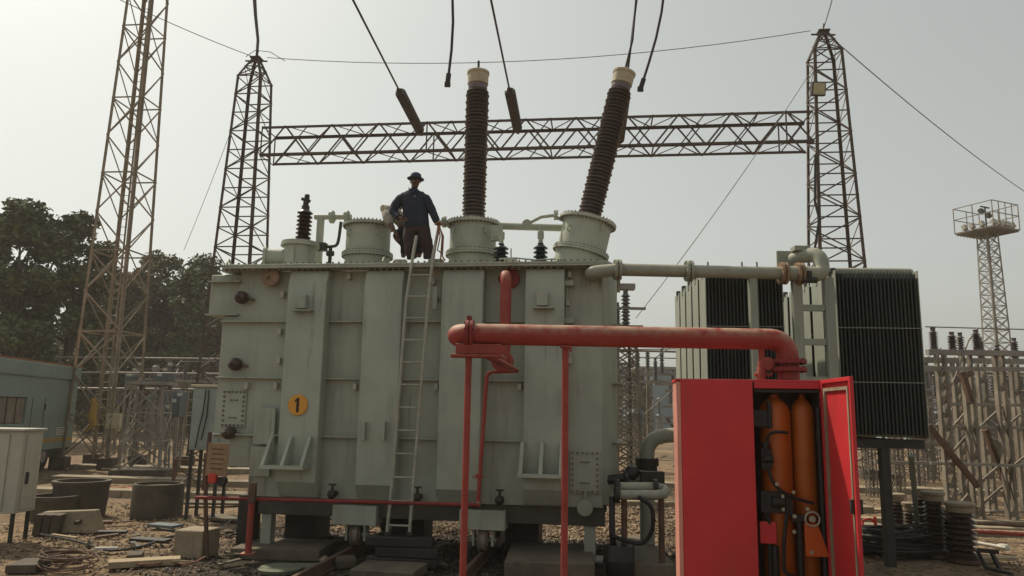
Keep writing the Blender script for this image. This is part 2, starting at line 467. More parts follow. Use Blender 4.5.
M['orangesheet'] = mat('orange_sheet', (.42, .15, .06), .7, vary=.25, scale=3)
# ------------------------------------------------------------------ ground
def ground_mat():
    mt = bpy.data.materials.new('dusty_ground')
    mt.use_nodes = True
    n = mt.node_tree; N = n.nodes; L = n.links
    b = N['Principled BSDF']; b.inputs['Roughness'].default_value = .95; b.inputs['Specular IOR Level'].default_value = .15
    tc = N.new('ShaderNodeTexCoord')
    def noise(s, d=8, r=.65):
        k = N.new('ShaderNodeTexNoise'); k.inputs['Scale'].default_value = s; k.inputs['Detail'].default_value = d; k.inputs['Roughness'].default_value = r
        L.new(tc.outputs['Object'], k.inputs['Vector']); return k
    a, c, d = noise(.35), noise(3.0), noise(26.0, 5)
    r = N.new('ShaderNodeValToRGB'); e = r.color_ramp.elements
    e[0].position = .28; e[0].color = (.085, .062, .04, 1); e[1].position = .72; e[1].color = (.31, .21, .118, 1)
    k = e.new(.5); k.color = (.205, .14, .08, 1)
    mixf = N.new('ShaderNodeMath'); mixf.operation = 'MULTIPLY_ADD'; mixf.inputs[1].default_value = .5
    L.new(a.outputs['Fac'], mixf.inputs[0])
    h = N.new('ShaderNodeMath'); h.operation = 'MULTIPLY'; h.inputs[1].default_value = .5; L.new(c.outputs['Fac'], h.inputs[0]); L.new(h.outputs[0], mixf.inputs[2])
    L.new(mixf.outputs[0], r.inputs['Fac'])
    v = N.new('ShaderNodeTexVoronoi'); v.inputs['Scale'].default_value = 14; L.new(tc.outputs['Object'], v.inputs['Vector'])
    hv = N.new('ShaderNodeHueSaturation'); hv.inputs['Saturation'].default_value = .9
    mr = N.new('ShaderNodeMapRange'); mr.inputs[3].default_value = .65; mr.inputs[4].default_value = 1.4
    sp = N.new('ShaderNodeSeparateColor'); L.new(v.outputs['Color'], sp.inputs[0]); L.new(sp.outputs[0], mr.inputs[0]); L.new(mr.outputs[0], hv.inputs['Value'])
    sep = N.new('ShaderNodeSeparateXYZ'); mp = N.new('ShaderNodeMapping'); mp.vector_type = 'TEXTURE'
    mp.inputs['Location'].default_value = (-1.2, 12.0, 0); mp.inputs['Rotation'].default_value = (0, 0, TA); mp.inputs['Scale'].default_value = (4.2, 3.5, 1)  # the tank's shade, painted as a dark patch in the ground colour
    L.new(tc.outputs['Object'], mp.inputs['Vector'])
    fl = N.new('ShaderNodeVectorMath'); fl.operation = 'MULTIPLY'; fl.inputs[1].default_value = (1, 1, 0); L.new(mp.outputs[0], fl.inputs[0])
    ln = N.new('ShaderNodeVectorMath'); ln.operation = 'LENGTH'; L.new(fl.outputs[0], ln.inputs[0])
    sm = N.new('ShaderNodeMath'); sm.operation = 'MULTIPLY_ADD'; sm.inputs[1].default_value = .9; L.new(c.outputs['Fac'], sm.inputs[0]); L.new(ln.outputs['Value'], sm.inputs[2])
    shade_mr = N.new('ShaderNodeMapRange'); shade_mr.inputs[1].default_value = 1.25; shade_mr.inputs[2].default_value = 1.6; shade_mr.inputs[3].default_value = .9; shade_mr.inputs[4].default_value = 0
    L.new(sm.outputs[0], shade_mr.inputs[0])
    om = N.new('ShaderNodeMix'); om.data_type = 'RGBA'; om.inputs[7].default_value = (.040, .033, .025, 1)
    L.new(shade_mr.outputs[0], om.inputs['Factor']); L.new(r.outputs[0], om.inputs[6]); L.new(om.outputs[2], hv.inputs['Color']); L.new(hv.outputs[0], b.inputs['Base Color'])
    ad = N.new('ShaderNodeMath'); ad.operation = 'ADD'; L.new(v.outputs['Distance'], ad.inputs[0]); L.new(d.outputs['Fac'], ad.inputs[1])
    bp = N.new('ShaderNodeBump'); bp.inputs['Strength'].default_value = .8; bp.inputs['Distance'].default_value = .05; bp.invert = True
    L.new(ad.outputs[0], bp.inputs['Height']); L.new(bp.outputs[0], b.inputs['Normal'])
    return mt
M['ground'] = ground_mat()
g = MB()
gx = [-1500, -400, -120, -60] + [-40 + i * 1.0 for i in range(81)] + [60, 120, 400, 1500]
gy = [-60, -10, 0, 4] + [7 + i * .8 for i in range(44)] + [48, 60, 90, 150, 400, 2500]
r_ = random.Random(3)
def gz(x, y):
    if abs(x) > 39 or y > 41 or y < 8: return 0.0
    return 0.035 * math.sin(x * 1.7 + y * .6) * math.sin(y * 1.3 - x * .4) - .03
gv = [(x, y, gz(x, y) + (r_.uniform(-.02, .015) if abs(x) < 39 and 8 < y < 41 else 0)) for y in gy for x in gx]
nx = len(gx)
gf = [(j * nx + i, j * nx + i + 1, (j + 1) * nx + i + 1, (j + 1) * nx + i) for j in range(len(gy) - 1) for i in range(nx - 1)]
g.add(gv, gf)
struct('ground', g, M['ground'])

def stone(mb, c, r):
    vs = []
    q = Matrix.Rotation(r_.uniform(0, 6.3), 3, 'Z') @ Matrix.Rotation(r_.uniform(-.5, .5), 3, 'X')
    sx, sy, sz = r * r_.uniform(.7, 1.3), r * r_.uniform(.6, 1.1), r * r_.uniform(.45, .8)
    for p in ((1, 0, 0), (-1, 0, 0), (0, 1, 0), (0, -1, 0), (0, 0, 1), (0, 0, -1)):
        vs.append(Vector(c) + q @ Vector((p[0] * sx * r_.uniform(.8, 1.2), p[1] * sy * r_.uniform(.8, 1.2), p[2] * sz)))
    mb.add(vs, [(0, 2, 4), (2, 1, 4), (1, 3, 4), (3, 0, 4), (2, 0, 5), (1, 2, 5), (3, 1, 5), (0, 3, 5)])
gr = MB(); dg_ = MB()
for i in range(44000):
    y = 9.5 + 16 * r_.random() ** 1.7
    x = r_.uniform(-.80, .80) * y
    if math.sin(x * .9 + 1.3) * math.sin(y * .7 + x * .35) < r_.uniform(-.9, .5): continue
    in_shade = ((x + 1.2) / 4.1) ** 2 + ((y - 12.0) / 3.4) ** 2 < r_.uniform(.75, 1.15)  # stones inside the painted shade patch take the dark colour
    stone(dg_ if in_shade else gr, (x, y, gz(x, y) + .005), r_.choice((.015, .02, .025, .03, .04)))
for i in range(9000):                      # broken ballast beneath and behind the tank
    u, v = r_.uniform(-7.2, 1.6), r_.uniform(1.6, 9.0)
    p = TW(u, v, 0)
    stone(dg_ if v < 2.6 else gr, (p.x, p.y, gz(p.x, p.y) + .03), r_.choice((.03, .04, .05, .06)))  # dark stones beneath the tank carry its shade in their colour
o = gr.build('gravel', M['stone'], sharp=5); o['kind'] = 'stuff'
o = dg_.build('shaded_gravel', M['shadestone'], sharp=5); o['kind'] = 'stuff'

# cable trench covers and kerbs: long pale strips across the yard
def strip(x0, x1, y, w, h, mt, nm, dy=0.0):
    mb = MB()
    n = max(1, int(abs(x1 - x0) / 1.5))
    for i in range(n):
        a = x0 + (x1 - x0) * i / n; b = x0 + (x1 - x0) * (i + 1) / n - .02
        ya = y + dy * i / n
        j = r_.uniform(-.015, .015)
        mb.hexa([(a, ya, -.1), (b, ya + dy / n, -.1), (b, ya + w + dy / n, -.1), (a, ya + w, -.1)], [(a, ya, h + j), (b, ya + dy / n, h + j), (b, ya + w + dy / n, h + j), (a, ya + w, h + j)])
    return struct(nm, mb, mt, bevel=.01)
strip(-13.5, -4.7, 20.3, .55, .13, M['concrete'], 'trench_kerb', -.8)
strip(-14, -5.5, 23.5, .6, .14, M['concrete'], 'trench_kerb', -.9)
strip(-16, -6.8, 28.0, .7, .14, M['concrete'], 'trench_kerb', -1.0)
strip(6.2, 16, 16.2, .35, .12, M['concrete'], 'trench_kerb', -.6)
strip(6.8, 18, 17.1, .30, .14, M['concrete'], 'trench_kerb', -.6)
strip(2.3, 9, 19.5, .5, .14, M['concrete'], 'trench_kerb', -.5)
strip(2.3, 16, 25.0, .7, .14, M['concrete'], 'trench_kerb', -.9)
# the two rails the transformer was rolled in on
for k, u in enumerate((-3.99, -1.91)):
    mb = MB()
    a, b = TW(u, -2.6, 0), TW(u, 3.4, 0)
    mb.beam(a + Vector((0, 0, .145)), b + Vector((0, 0, .145)), .06, .03)
    mb.beam(a + Vector((0, 0, .075)), b + Vector((0, 0, .075)), .02, .11)
    mb.beam(a + Vector((0, 0, .01)), b + Vector((0, 0, .01)), .13, .02)
    one('rail', mb, M['rust'], ('rusty steel rail under the wheel near the ladder foot', 'rusty steel rail under the wheel behind the thin red post')[k], 'rail', 'rails under the transformer')
# ------------------------------------------------------------------ the power transformer
T = thing('power_transformer', 'huge grey-green power transformer with an orange number 1 disc on its ribbed tank', 'transformer', TO, TA)
def uz(v):                                  # prism mapper: outline in (u, z), extruded along v
    return lambda p, q, d: (p, d, q)
FT = 4.60
b = MB()
b.prism([(-5.80, .88), (-.05, .88), (-.05, FT), (-6.20, FT), (-6.20, 3.83), (-6.47, 3.83), (-6.47, 1.80), (-6.18, 1.80), (-6.18, 1.34), (-5.80, 1.34)], uz(.3), .30, 2.6)
b.prism([(-.05, .32), (.02, .45), (.18, .9), (.18, 2.2), (-.05, 2.55)], lambda p, q, d: (p, q, d), .92, FT - .002)      # right end, set back
b.prism([(-6.16, .34), (-6.16, 2.3), (-6.76, 2.3), (-6.76, .34)], lambda p, q, d: (p, q, d), 3.84, FT - .05)     # pocket at the left end
tank = b.build('tank_body', M['tank'], T, bevel=.012, local=True)
# ledges: thin horizontal stiffeners between the rib boxes
gaps = [(-6.46, -5.20), (-4.55, -3.90), (-3.25, -2.61), (-1.92, -1.27)]
for z in (3.73, 2.79, 1.86):
    for (a, c) in gaps:
        MB().box((a, .20, z - .012), (c, .301, z + .012)).build('stiffener', M['tank'], T, bevel=.003, local=True)
    MB().box((-.049, .62, z - .012), (.26, 2.0, z + .012)).build('stiffener', M['tank'], T, local=True)
for z in (4.42, 3.85):
    MB().box((-6.76, .22, z - .012), (-6.17, .339, z + .012)).build('stiffener', M['tank'], T, local=True)
# four tall rib boxes
ribs = [(-5.215, -4.55), (-3.905, -3.26), (-2.61, -1.93), (-1.26, -.64)]
for (a, c), zb in zip(ribs, (1.15, 1.14, 1.11, 1.15)):
    r = MB()
    prof = [(.302, FT - .02), (.12, FT - .03), (.04, 4.33), (.04, zb), (.22, zb - .24), (.302, zb - .26)]
    r.prism(prof, lambda p, q, d: (d, p, q), a, c)
    r.build('rib_box', M['tank'], T, bevel=.014, local=True)
# cover flange with its row of bolts
fl = MB()
plan = [(-6.39, 0), (.03, 0), (.24, .5), (.24, 2.75), (-6.55, 2.75), (-6.55, .3)]
fl.prism(plan, lambda p, q, d: (p, q, d), FT - .005, FT + .026)
fl.prism(plan, lambda p, q, d: (p, q, d), FT + .030, FT + .066)
flange_o = fl.build('cover_flange', M['tank'], T, bevel=.004, local=True)
bo = MB()
for i in range(62):
    u = -6.33 + i * .1035
    bo.cyl((u, .05, FT - .045), (u, .05, FT + .10), .016, n=6)
    bo.cyl((u, .05, FT - .035), (u, .05, FT - .006), .026, n=6)
bo.build('bolt_row', M['bolt'], flange_o, local=True)
# underframe, jacking blocks, wheels, legs
u_ = MB()
u_.box((-5.62, .36, .60), (-.02, .52, .90)); u_.box((-5.62, 2.1, .60), (-.02, 2.3, .90))
for u in (-5.5, -4.0, -1.9, -.2):
    u_.box((u - .12, .52, .62), (u + .12, 2.1, .88))
u_.build('underframe', M['tankdark'], T, bevel=.01, local=True)
for u in (-3.95, -1.9):
    MB().box((u - .36, .22, .50), (u + .36, .62, .80)).build('jacking_block', M['tank'], T, bevel=.01, local=True)
    for v in (.42, 2.0):
        w = MB()
        w.lathe((u - .075, v, .335), (1, 0, 0), [(0, .05), (0, .17), (.025, .205), (.03, .172), (.12, .172), (.125, .12), (.15, .12), (.15, .05)], n=24)
        wo_ = w.build('wheel', M['yardpost'], T, local=True)
        k = MB()
        k.box((u - .17, v - .10, .25), (u - .13, v + .10, .56)); k.box((u + .13, v - .10, .25), (u + .17, v + .10, .56))
        k.box((u - .17, v - .10, .52), (u + .17, v + .10, .56)); k.cyl((u - .2, v, .335), (u + .2, v, .335), .035, n=12)
        k.build('wheel_fork', M['tank'], wo_, bevel=.005, local=True)
for (px, mt) in ((268, 'tank'), (590, 'tank')):
    p = TL(px, 526, .5)
    q = MB(); q.box((p.x - .085, .42, .12), (p.x + .085, .60, .62)); q.box((p.x - .2, .3, .08), (p.x + .2, .7, .12))
    q.build('support_leg', M[mt], T, bevel=.006, local=True)
MB().box((-6.02, .45, .02), (-5.85, .95, .879)).build('support_leg', M['dark'], T, bevel=.01, local=True)
for u in (-5.25, -3.35, -1.4):
    MB().box((u - .28, 1.2, .05), (u + .28, 1.9, .61)).build('plinth_block', M['dark'], T, bevel=.02, local=True)

# jacking brackets: left with two bays, right with two bays
def bracket(us, zt, zb, out):
    k = MB()
    k.box((us[0] - .04, .03 - out, zb - .055), (us[-1] + .04, .038, zb))
    for u in us:
        k.hexa([(u - .028, .038, zb), (u + .028, .038, zb), (u + .028, .04 - out, zb), (u - .028, .04 - out, zb)],
               [(u - .028, .038, zt), (u + .028, .038, zt), (u + .028, -.02, zt), (u - .028, -.02, zt)])
    return k
p = TL(266, 463, -.25); q = TL(312, 463, -.25)
bracket([-5.30, -4.98, -4.66], 1.86, 1.42, .34).build('jacking_bracket', M['tank'], T, bevel=.004, local=True)
bracket([-1.26, -.96, -.66], 1.86, 1.40, .30).build('jacking_bracket', M['tank'], T, bevel=.004, local=True)
# inspection covers with bolts
def cover(x0, x1, y0, y1, v):
    a, c = TL(x0, y1, v), TL(x1, y0, v)
    k = MB(); k.box((a.x, v - .035, a.z), (c.x, v - .002, c.z))
    h = k.build('inspection_cover', M['tank'], T, bevel=.006, local=True)
    k = MB()
    nu, nz = 6, 8
    for i in range(nu):
        for z in (a.z + .035, c.z - .035):
            u = a.x + .04 + (c.x - a.x - .08) * i / (nu - 1)
            k.cyl((u, v - .06, z), (u, v - .03, z), .018, n=6)
    for i in range(1, nz - 1):
        for u in (a.x + .04, c.x - .04):
            z = a.z + .035 + (c.z - a.z - .07) * i / (nz - 1)
            k.cyl((u, v - .06, z), (u, v - .03, z), .018, n=6)
    for z in (c.z - .17, a.z + .16):
        k.tube([((a.x + c.x) / 2 - .07, v - .035, z), ((a.x + c.x) / 2 - .05, v - .07, z), ((a.x + c.x) / 2 + .05, v - .07, z), ((a.x + c.x) / 2 + .07, v - .035, z)], .008, n=6)
    k.build('cover_bolts', M['bolt'], h, local=True)
cover(221, 248, 390, 427, .30)
cover(570, 600, 451, 493, .30)
# plain plates low on the left
for (x0, x1, y0, y1) in ((253, 276, 408, 444), (249, 271, 447, 476)):
    a, c = TL(x0, y1, .2), TL(x1, y0, .2)
    MB().box((a.x, .19, a.z), (c.x, .24, c.z)).box((a.x + .05, .24, a.z + .05), (c.x - .05, .301, c.z - .05)).build('terminal_box', M['tank'], T, bevel=.006, local=True)
# small box with its cover on ribs one and four
for (px, py) in ((303, 301), (543, 298)):
    p = TL(px, py, .0)
    k = MB(); k.box((p.x - .10, -.075, p.z - .13), (p.x + .08, .038, p.z + .10)); k.box((p.x - .16, -.10, p.z - .175), (p.x + .18, .038, p.z - .15))
    k.build('relief_box', M['tank'], T, bevel=.012, local=True)
# lifting lugs and number-plate clips
for (px, py) in ((319, 386), (356, 387), (437, 387), (520, 387), (248, 386), (277, 386), (281, 332), (280, 361), (570, 275), (568, 303), (284, 295), (298, 275), (350, 277), (434, 282), (570, 361)):
    p = TL(px, py, .28)
    MB().box((p.x - .03, .20, p.z - .05), (p.x + .03, .301, p.z + .05)).build('clip_plate', M['kiosk'], T, bevel=.004, local=True)
for px in (365, 385):
    p = TL(px, 431, .03)
    MB().box((p.x - .018, -.05, p.z - .14), (p.x + .018, .038, p.z + .14)).build('pad_eye', M['tank'], T, bevel=.004, local=True)
p = TL(435, 297, .1)
MB().box((p.x - .04, .08, p.z - .20), (p.x + .04, .12, p.z + .17)).box((p.x - .02, .12, p.z - .05), (p.x + .02, .301, p.z + .02)).build('ladder_clip', M['tank'], T, bevel=.004, local=True)
# the number disc
p = TL(298, 405, .03)
dk = MB().cyl((p.x, .012, p.z), (p.x, .038, p.z), .165, n=40).build('number_disc', M['disc'], T, bevel=.003, local=True)
dk['label'] = 'orange round disc bearing a black number 1'
n1 = MB()
n1.prism([(-.018, -.115), (.022, -.115), (.022, .115), (-.006, .115), (-.05, .075), (-.05, .045), (-.018, .068)], lambda a_, b_, d: (p.x + a_, d, p.z + b_), .006, .0115)
n1.build('digit', M['inkblack'], dk, local=True)
# valves on the left
def valve(px, py, r, v, mt, stem=.12):
    p = TL(px, py, v)
    k = MB()
    k.lathe((p.x, v + .16, p.z), (0, -1, 0), [(0, r * .55), (.05, r * .55), (.05, r * 1.0), (.10, r * 1.05), (.16, r * .98), (.20, r * .80), (.225, r * .45), (.235, .03), (.27, .03), (.28, .02)], n=24)
    o = k.build('valve', M[mt], T, bevel=0, local=True)
    k = MB()
    for i in range(6):
        g = i * math.pi / 3
        k.cyl((p.x + math.cos(g) * r * .85, v + .01, p.z + math.sin(g) * r * .85), (p.x + math.cos(g) * r * .85, v + .06, p.z + math.sin(g) * r * .85), .014, n=6)
    k.build('valve_bolts', M['bolt'], o, local=True)
    MB().cyl((p.x + r * .6, v + .10, p.z), (p.x + r * 1.75, v + .16, p.z - .03), .022, n=8).build('lever', M['bolt'], o, local=True)
valve(240, 297, .105, .12, 'valve')
valve(233.5, 364, .105, .14, 'valve')
valve(227, 433, .105, .14, 'valve')
p = TL(270, 277, .1)
k = MB(); flange(k, (p.x, .12, p.z), (0, 1, 0), .155, .035, nb=10); flange(k, (p.x, .17, p.z), (0, 1, 0), .155, .035, nb=10); k.cyl((p.x, .18, p.z), (p.x, .301, p.z), .09)
k.cyl((p.x - .04, .05, p.z), (p.x - .04, .11, p.z), .03, n=8)
k.build('blank_flange', M['rustflange'], T, local=True)
# drain valves and gauge at the bottom
for px, py in ((333, 494), (500, 500), (418, 497)):
    p = TL(px, py, .2)
    k = MB(); k.cyl((p.x, .301, p.z), (p.x, .12, p.z), .05, n=12); k.cyl((p.x, .16, p.z), (p.x, .16, p.z + .14), .022, n=8); k.cyl((p.x - .06, .16, p.z + .15), (p.x + .06, .16, p.z + .15), .014, n=8); k.ball((p.x, .14, p.z), .075, n=10)
    k.build('drain_valve', M['dark'], T, local=True)
p = TL(585, 508, .1)
k = MB(); k.cyl((p.x, .08, p.z), (p.x, .16, p.z), .12, n=28); k.cyl((p.x, .16, p.z), (p.x, .301, p.z + .05), .035, n=10); k.cyl((p.x, .2, p.z), (p.x, .2, p.z + .28), .022, n=8)
k.cyl((p.x - .08, .2, p.z + .24), (p.x + .08, .2, p.z + .24), .016, n=8)
k.build('gauge', M['finside'], T, bevel=.006, local=True)
# cable conduits on the tank face
k = MB()
p = TL(567, 285, .24); q = TL(566, 500, .24)
k.tube([(p.x, .24, p.z + .1), (p.x, .24, p.z - .2), (p.x - .02, .24, 2.9), (q.x, .24, .95)], .014, n=6)
k.box((p.x - .03, .16, p.z - .02), (p.x + .11, .301, p.z + .06)); k.box((p.x - .03, .16, p.z - .62), (p.x + .11, .301, p.z - .54))
k.build('conduit', M['tank'], T, local=True)

# turrets on the cover ------------------------------------------------------------
def turret(base, axis, r, h1, h2, label=None, mt='turret'):
    ax = Vector(axis).normalized(); base = Vector(base)
    k = MB()
    k.lathe(base, ax, [(0, r), (h1 - .03, r), (h1 - .03, r * 1.15), (h1, r * 1.15), (h1 + .005, r * 1.12), (h1 + .010, r * 1.15), (h1 + .04, r * 1.15), (h1 + .04, r * .99), (h2 - .05, r * .99), (h2 - .05, r * 1.17), (h2, r * 1.17), (h2 + .02, r * .85)], n=56)
    o = k.build('turret', M[mt], T, bevel=0, local=True)
    if label: o['label'] = label
    k = MB()
    u, v, w = frame_of(ax)
    for hh, n_ in ((h1 + .005, 44), (h2 - .025, 40)):
        for i in range(n_):
            g = 2 * math.pi * i / n_
            q = base + w * hh + (u * math.cos(g) + v * math.sin(g)) * r * 1.09
            k.cyl(q - w * .05, q + w * .055, .013, n=6)
    k.build('turret_bolts', M['bolt'], o, local=True)
    k = MB()
    for g in (-.9, -2.2):                   # two lifting eyes facing the yard
        q = base + ax * (h2 - .2) + Vector((math.cos(g) * r, math.sin(g) * r, 0))
        n_ = Vector((math.cos(g), math.sin(g), 0))
        k.tube([q - n_ * .02 + ax * .05, q + n_ * .06 + ax * .02, q + n_ * .06 - ax * .05, q - n_ * .02 - ax * .07], .014, n=6)
    for g in (-1.3,):
        q = base + ax * .12 + Vector((math.cos(g) * r, math.sin(g) * r, 0))
        k.tube([q + Vector((-.06, .01, 0)), q + Vector((-.03, -.05, -.02)), q + Vector((.03, -.05, -.02)), q + Vector((.06, .01, 0))], .012, n=6)
    k.build('lifting_eye', M[mt], o, local=True)
    return o
TZ = FT + .062
turret((-4.28, 1.2, TZ), (0.0, 0, 1), .40, .37, .95, 'turret closed with a flat lid and no bushing')
turret((-2.35, 1.2, TZ), (0, 0, 1), .415, .37, .95, 'turret under the upright bushing')
AX3 = Vector((.222, .03, .975)).normalized()
B3 = Vector((-.555, 1.2, TZ - .12))
turret(B3, AX3, .43, .52, 1.11, 'turret tilted under the leaning bushing')
p = TL(497, 233, .8)
k = MB().box((p.x - .10, p.y - .02, p.z - .13), (p.x + .09, p.y + .10, p.z + .13)).box((p.x - .05, p.y - .04, p.z - .08), (p.x + .05, p.y - .02, p.z + .06))
k.build('terminal_box', M['turret'], T, bevel=.01, local=True)
# bushings
def bushing(base, axis, ns, length, core, shed, label):
    ax = Vector(axis).normalized(); base = Vector(base)
    k = MB().lathe(base, ax, shed_profile(ns, length, core, shed, shed * .94), n=32)
    o = k.build('bushing', M['porcelain'], T, sharp=60, local=True)
    o['label'] = label
    k = MB().lathe(base - ax * .10, ax, [(0, .27), (.03, .27), (.035, .22), (.12, .215), (.13, .17)], n=32)
    for i in range(12):
        g = i * math.pi / 6
        u, v, w = frame_of(ax)
        q = base - ax * .09 + (u * math.cos(g) + v * math.sin(g)) * .24
        k.cyl(q, q + w * .09, .018, n=6)
    k.build('bushing_flange', M['cream'], o, local=True)
    t = base + ax * length
    MB().lathe(t, ax, [(0, .165), (.02, .175), (.10, .172), (.11, .16)], n=28).build('bushing_neck', M['mauve'], o, local=True)
    MB().lathe(t + ax * .105, ax, [(0, .17), (.01, .190), (.20, .192), (.205, .205), (.245, .208), (.255, .195), (.27, .06)], n=32).build('bushing_cap', M['cream'], o, local=True)
    k = MB().cyl(t + ax * .36, t + ax * .58, .022, n=10)
    k.build('terminal_pin', M['dark'], o, local=True)
    return t + ax * .50
BT1 = bushing((-2.345, 1.2, TZ + 1.02), (.005, 0, 1), 36, 2.44, .155, .218, 'upright brown ribbed bushing')
AXB = Vector((.228, .02, .974)).normalized()
BT2 = bushing(B3 + AX3 * 1.18, AXB, 36, 2.42, .155, .218, 'brown ribbed bushing leaning to one side')
# the small neutral turret at the left with its short bushing
c = Vector((-5.30, .60, TZ))
k = MB().lathe(c, (0, 0, 1), [(0, .27), (.42, .27), (.42, .33), (.46, .33), (.465, .32), (.50, .32), (.51, .12)], n=40)
k.cyl(c + Vector((-.2, -.02, .22)), c + Vector((-.55, -.14, .22)), .15, n=24); k.cyl(c + Vector((-.55, -.14, .22)), c + Vector((-.59, -.155, .22)), .19, n=24)
tn = k.build('turret', M['turret'], T, local=True)
tn['label'] = 'small turret with a short side stub'
k = MB().lathe(c + Vector((.04, 0, .50)), (.02, 0, 1), [(0, .14), (.05, .14), (.06, .09)] + [(t + .06, r2) for t, r2 in shed_profile(7, .52, .085, .135)] + [(.60, .07), (.66, .07), (.67, .05), (.74, .05)], n=28)
bs = k.build('neutral_bushing', M['porcelain2'], T, sharp=60, local=True)
k = MB(); q = c + Vector((.05, 0, 1.22))
k.cyl(q, q + Vector((0, 0, .12)), .03, n=10); k.cbox(q + Vector((0, 0, .05)), (.16, .05, .05), 0, 0, .3); k.cbox(q + Vector((.02, 0, .11)), (.07, .05, .08))
k.build('terminal_clamp', M['dark'], bs, local=True)
# two little medium-voltage bushings between the big turrets
for px, py0, r in ((501, 259, .10), (540.5, 258, .095)):
    p = TL(px, py0, .55)
    k = MB().lathe((p.x, 0.55, TZ), (0, 0, 1), [(0, .12), (.07, .12), (.08, .06)] + [(t + .08, q) for t, q in shed_profile(4, .30, .07, r * 1.28)] + [(.39, .05), (.42, .05)], n=24)
    s_ = k.build('low_voltage_bushing', M['porcteal'], T, sharp=60, local=True)
    k = MB().cyl((p.x, 0.55, TZ + .42), (p.x, 0.55, TZ + .62), .038, n=10).cyl((p.x, 0.55, TZ + .62), (p.x, 0.55, TZ + .74), .02, n=8); k.cbox((p.x, 0.55, TZ + .56), (.10, .06, .12))
    k.build('terminal_clamp', M['turret'], s_, local=True)
    MB().cbox((p.x, 0.55, TZ + .03), (.22, .24, .06)).build('bushing_base', M['cream'], s_, local=True)
# pipework over the cover
k = MB()
a = TL(315, 217, 1.3); b2 = TL(346, 217, 1.3); po = TL(321, 217, 1.3)
k.cyl((a.x, 1.3, a.z), (b2.x + .1, 1.3, b2.z), .05, n=14); k.beam((po.x, 1.3, TZ), (po.x, 1.3, po.z - .03), .11, .09)
q = TL(332, 217, 1.3); flange(k, (q.x, 1.3, q.z), (1, 0, 0), .12, .05, nb=8)
q = TL(347, 217, 1.3); flange(k, (q.x, 1.3, q.z), (1, 0, 0), .12, .05, nb=8)
k.build('vent_pipe', M['turret'], T, local=True)
k = MB()
pts = [TL(341, 222, .9), TL(339, 238, .9), TL(337, 246, .9), TL(322, 247, .9)]
k.tube(bend(pts, .15), .028, n=10)
q = pts[-1]; k.cbox(q, (.16, .14, .14)); k.cyl(q + Vector((.16, 0, -.3)), q + Vector((.16, 0, -.02)), .035, n=8); k.cyl(q + Vector((.10, 0, -.12)), q + Vector((.22, 0, -.12)), .05, n=8)
k.build('relief_pipe', M['tankdark'], T, local=True)
q = TL(328, 260, .7)
MB().lathe((q.x, .7, TZ), (0, 0, 1), [(0, .1), (.10, .09), (.12, .05), (.15, .03)], n=16).build('handhole_cap', M['rustflange'], T, local=True)
k = MB()
a = TL(499, 226, 1.5); b2 = TL(566, 228, 1.5)
k.cyl((a.x, 1.5, a.z), (b2.x, 1.5, b2.z), .065, n=16)
a = TL(527, 224, 1.2); c1 = TL(541, 217, 1.2); d1 = TL(553, 215.5, 1.2); e1 = TL(562, 220, 1.2)
k.tube([a, c1, d1, e1], .03, n=10); flange(k, a, (0, 1, 0), .08, .06, nb=6); q = TL(556, 215, 1.2); flange(k, q, (1, 0, 0), .09, .05, nb=6)
k.build('vent_pipe', M['turret'], T, local=True)
k = MB()
a = TL(441, 222, 1.0); b2 = TL(450, 224, 1.0)
k.cyl(a, b2, .045, n=10); flange(k, a + Vector((.06, 0, 0)), (1, 0, 0), .10, .05, nb=6)
k.build('vent_pipe', M['turret'], T, local=True)
k = MB()
k.tube([TL(499, 259, .3), TL(515, 258, .3), TL(535, 260, .3), TL(556, 259, .3)], .014, n=6)
k.build('cover_conduit', M['turret'], T, local=True)
k = MB(); q = TL(511, 256, .3); k.cbox((q.x, .3, TZ + .05), (.20, .16, .10)); k.cyl((q.x, .3, TZ + .1), (q.x, .3, TZ + .28), .012, n=6)
k.build('cover_box', M['turret'], T, local=True)
for px, sx in ((436, .24), (399, .14), (404, .08)):
    q = TL(px, 261, .2); MB().cbox((q.x, .2, TZ + .045), (sx, .14, .09)).build('cover_box', M['turret'], T, bevel=.008, local=True)
for u in (-6.3, -3.6, -.7):                # cover hooks on the flange edge
    MB().tube([(u, -.01, FT + .08), (u, .05, FT + .16), (u, .12, FT + .08)], .018, n=6).build('lifting_hook', M['turret'], T, local=True)

# ------------------------------------------------------------------ ladder
lad = thing('ladder', 'tall pale metal ladder leaning on the transformer tank below the standing man', 'ladder', TW(-3.1, -.3, 0), TA)
def lw(px, py, v):
    q = TL(px, py, v); return TW(q.x, q.y, q.z)
ladl = [lw(387, 532, -.22), lw(393.5, 470, -.18), lw(406, 302, -.07), lw(412, 262, -.04), lw(416.5, 236, .10)]
ladr = [lw(409.5, 532, -.22), lw(414.5, 470, -.18), lw(428, 302, -.07), lw(433, 256, -.04), lw(440, 221, .10)]
for side in (ladl, ladr):
    MB().tube(side, .026, n=10).build('rail', M['alu'], lad)
def lerp_y(side, z):
    for a, b in zip(side, side[1:]):
        if min(a.z, b.z) <= z <= max(a.z, b.z):
            return a.lerp(b, (z - a.z) / (b.z - a.z))
    return side[0]
z0, z1 = ladl[0].z + .10, 4.45
for i in range(12):
    z = z0 + (z1 - z0) * i / 11
    MB().cyl(lerp_y(ladl, z), lerp_y(ladr, z), .016, n=8).build('rung', M['alu'], lad)
for s_ in (ladl, ladr):
    MB().cbox(s_[0] + Vector((0, 0, -.02)), (.08, .08, .05)).build('foot', M['dark'], lad)
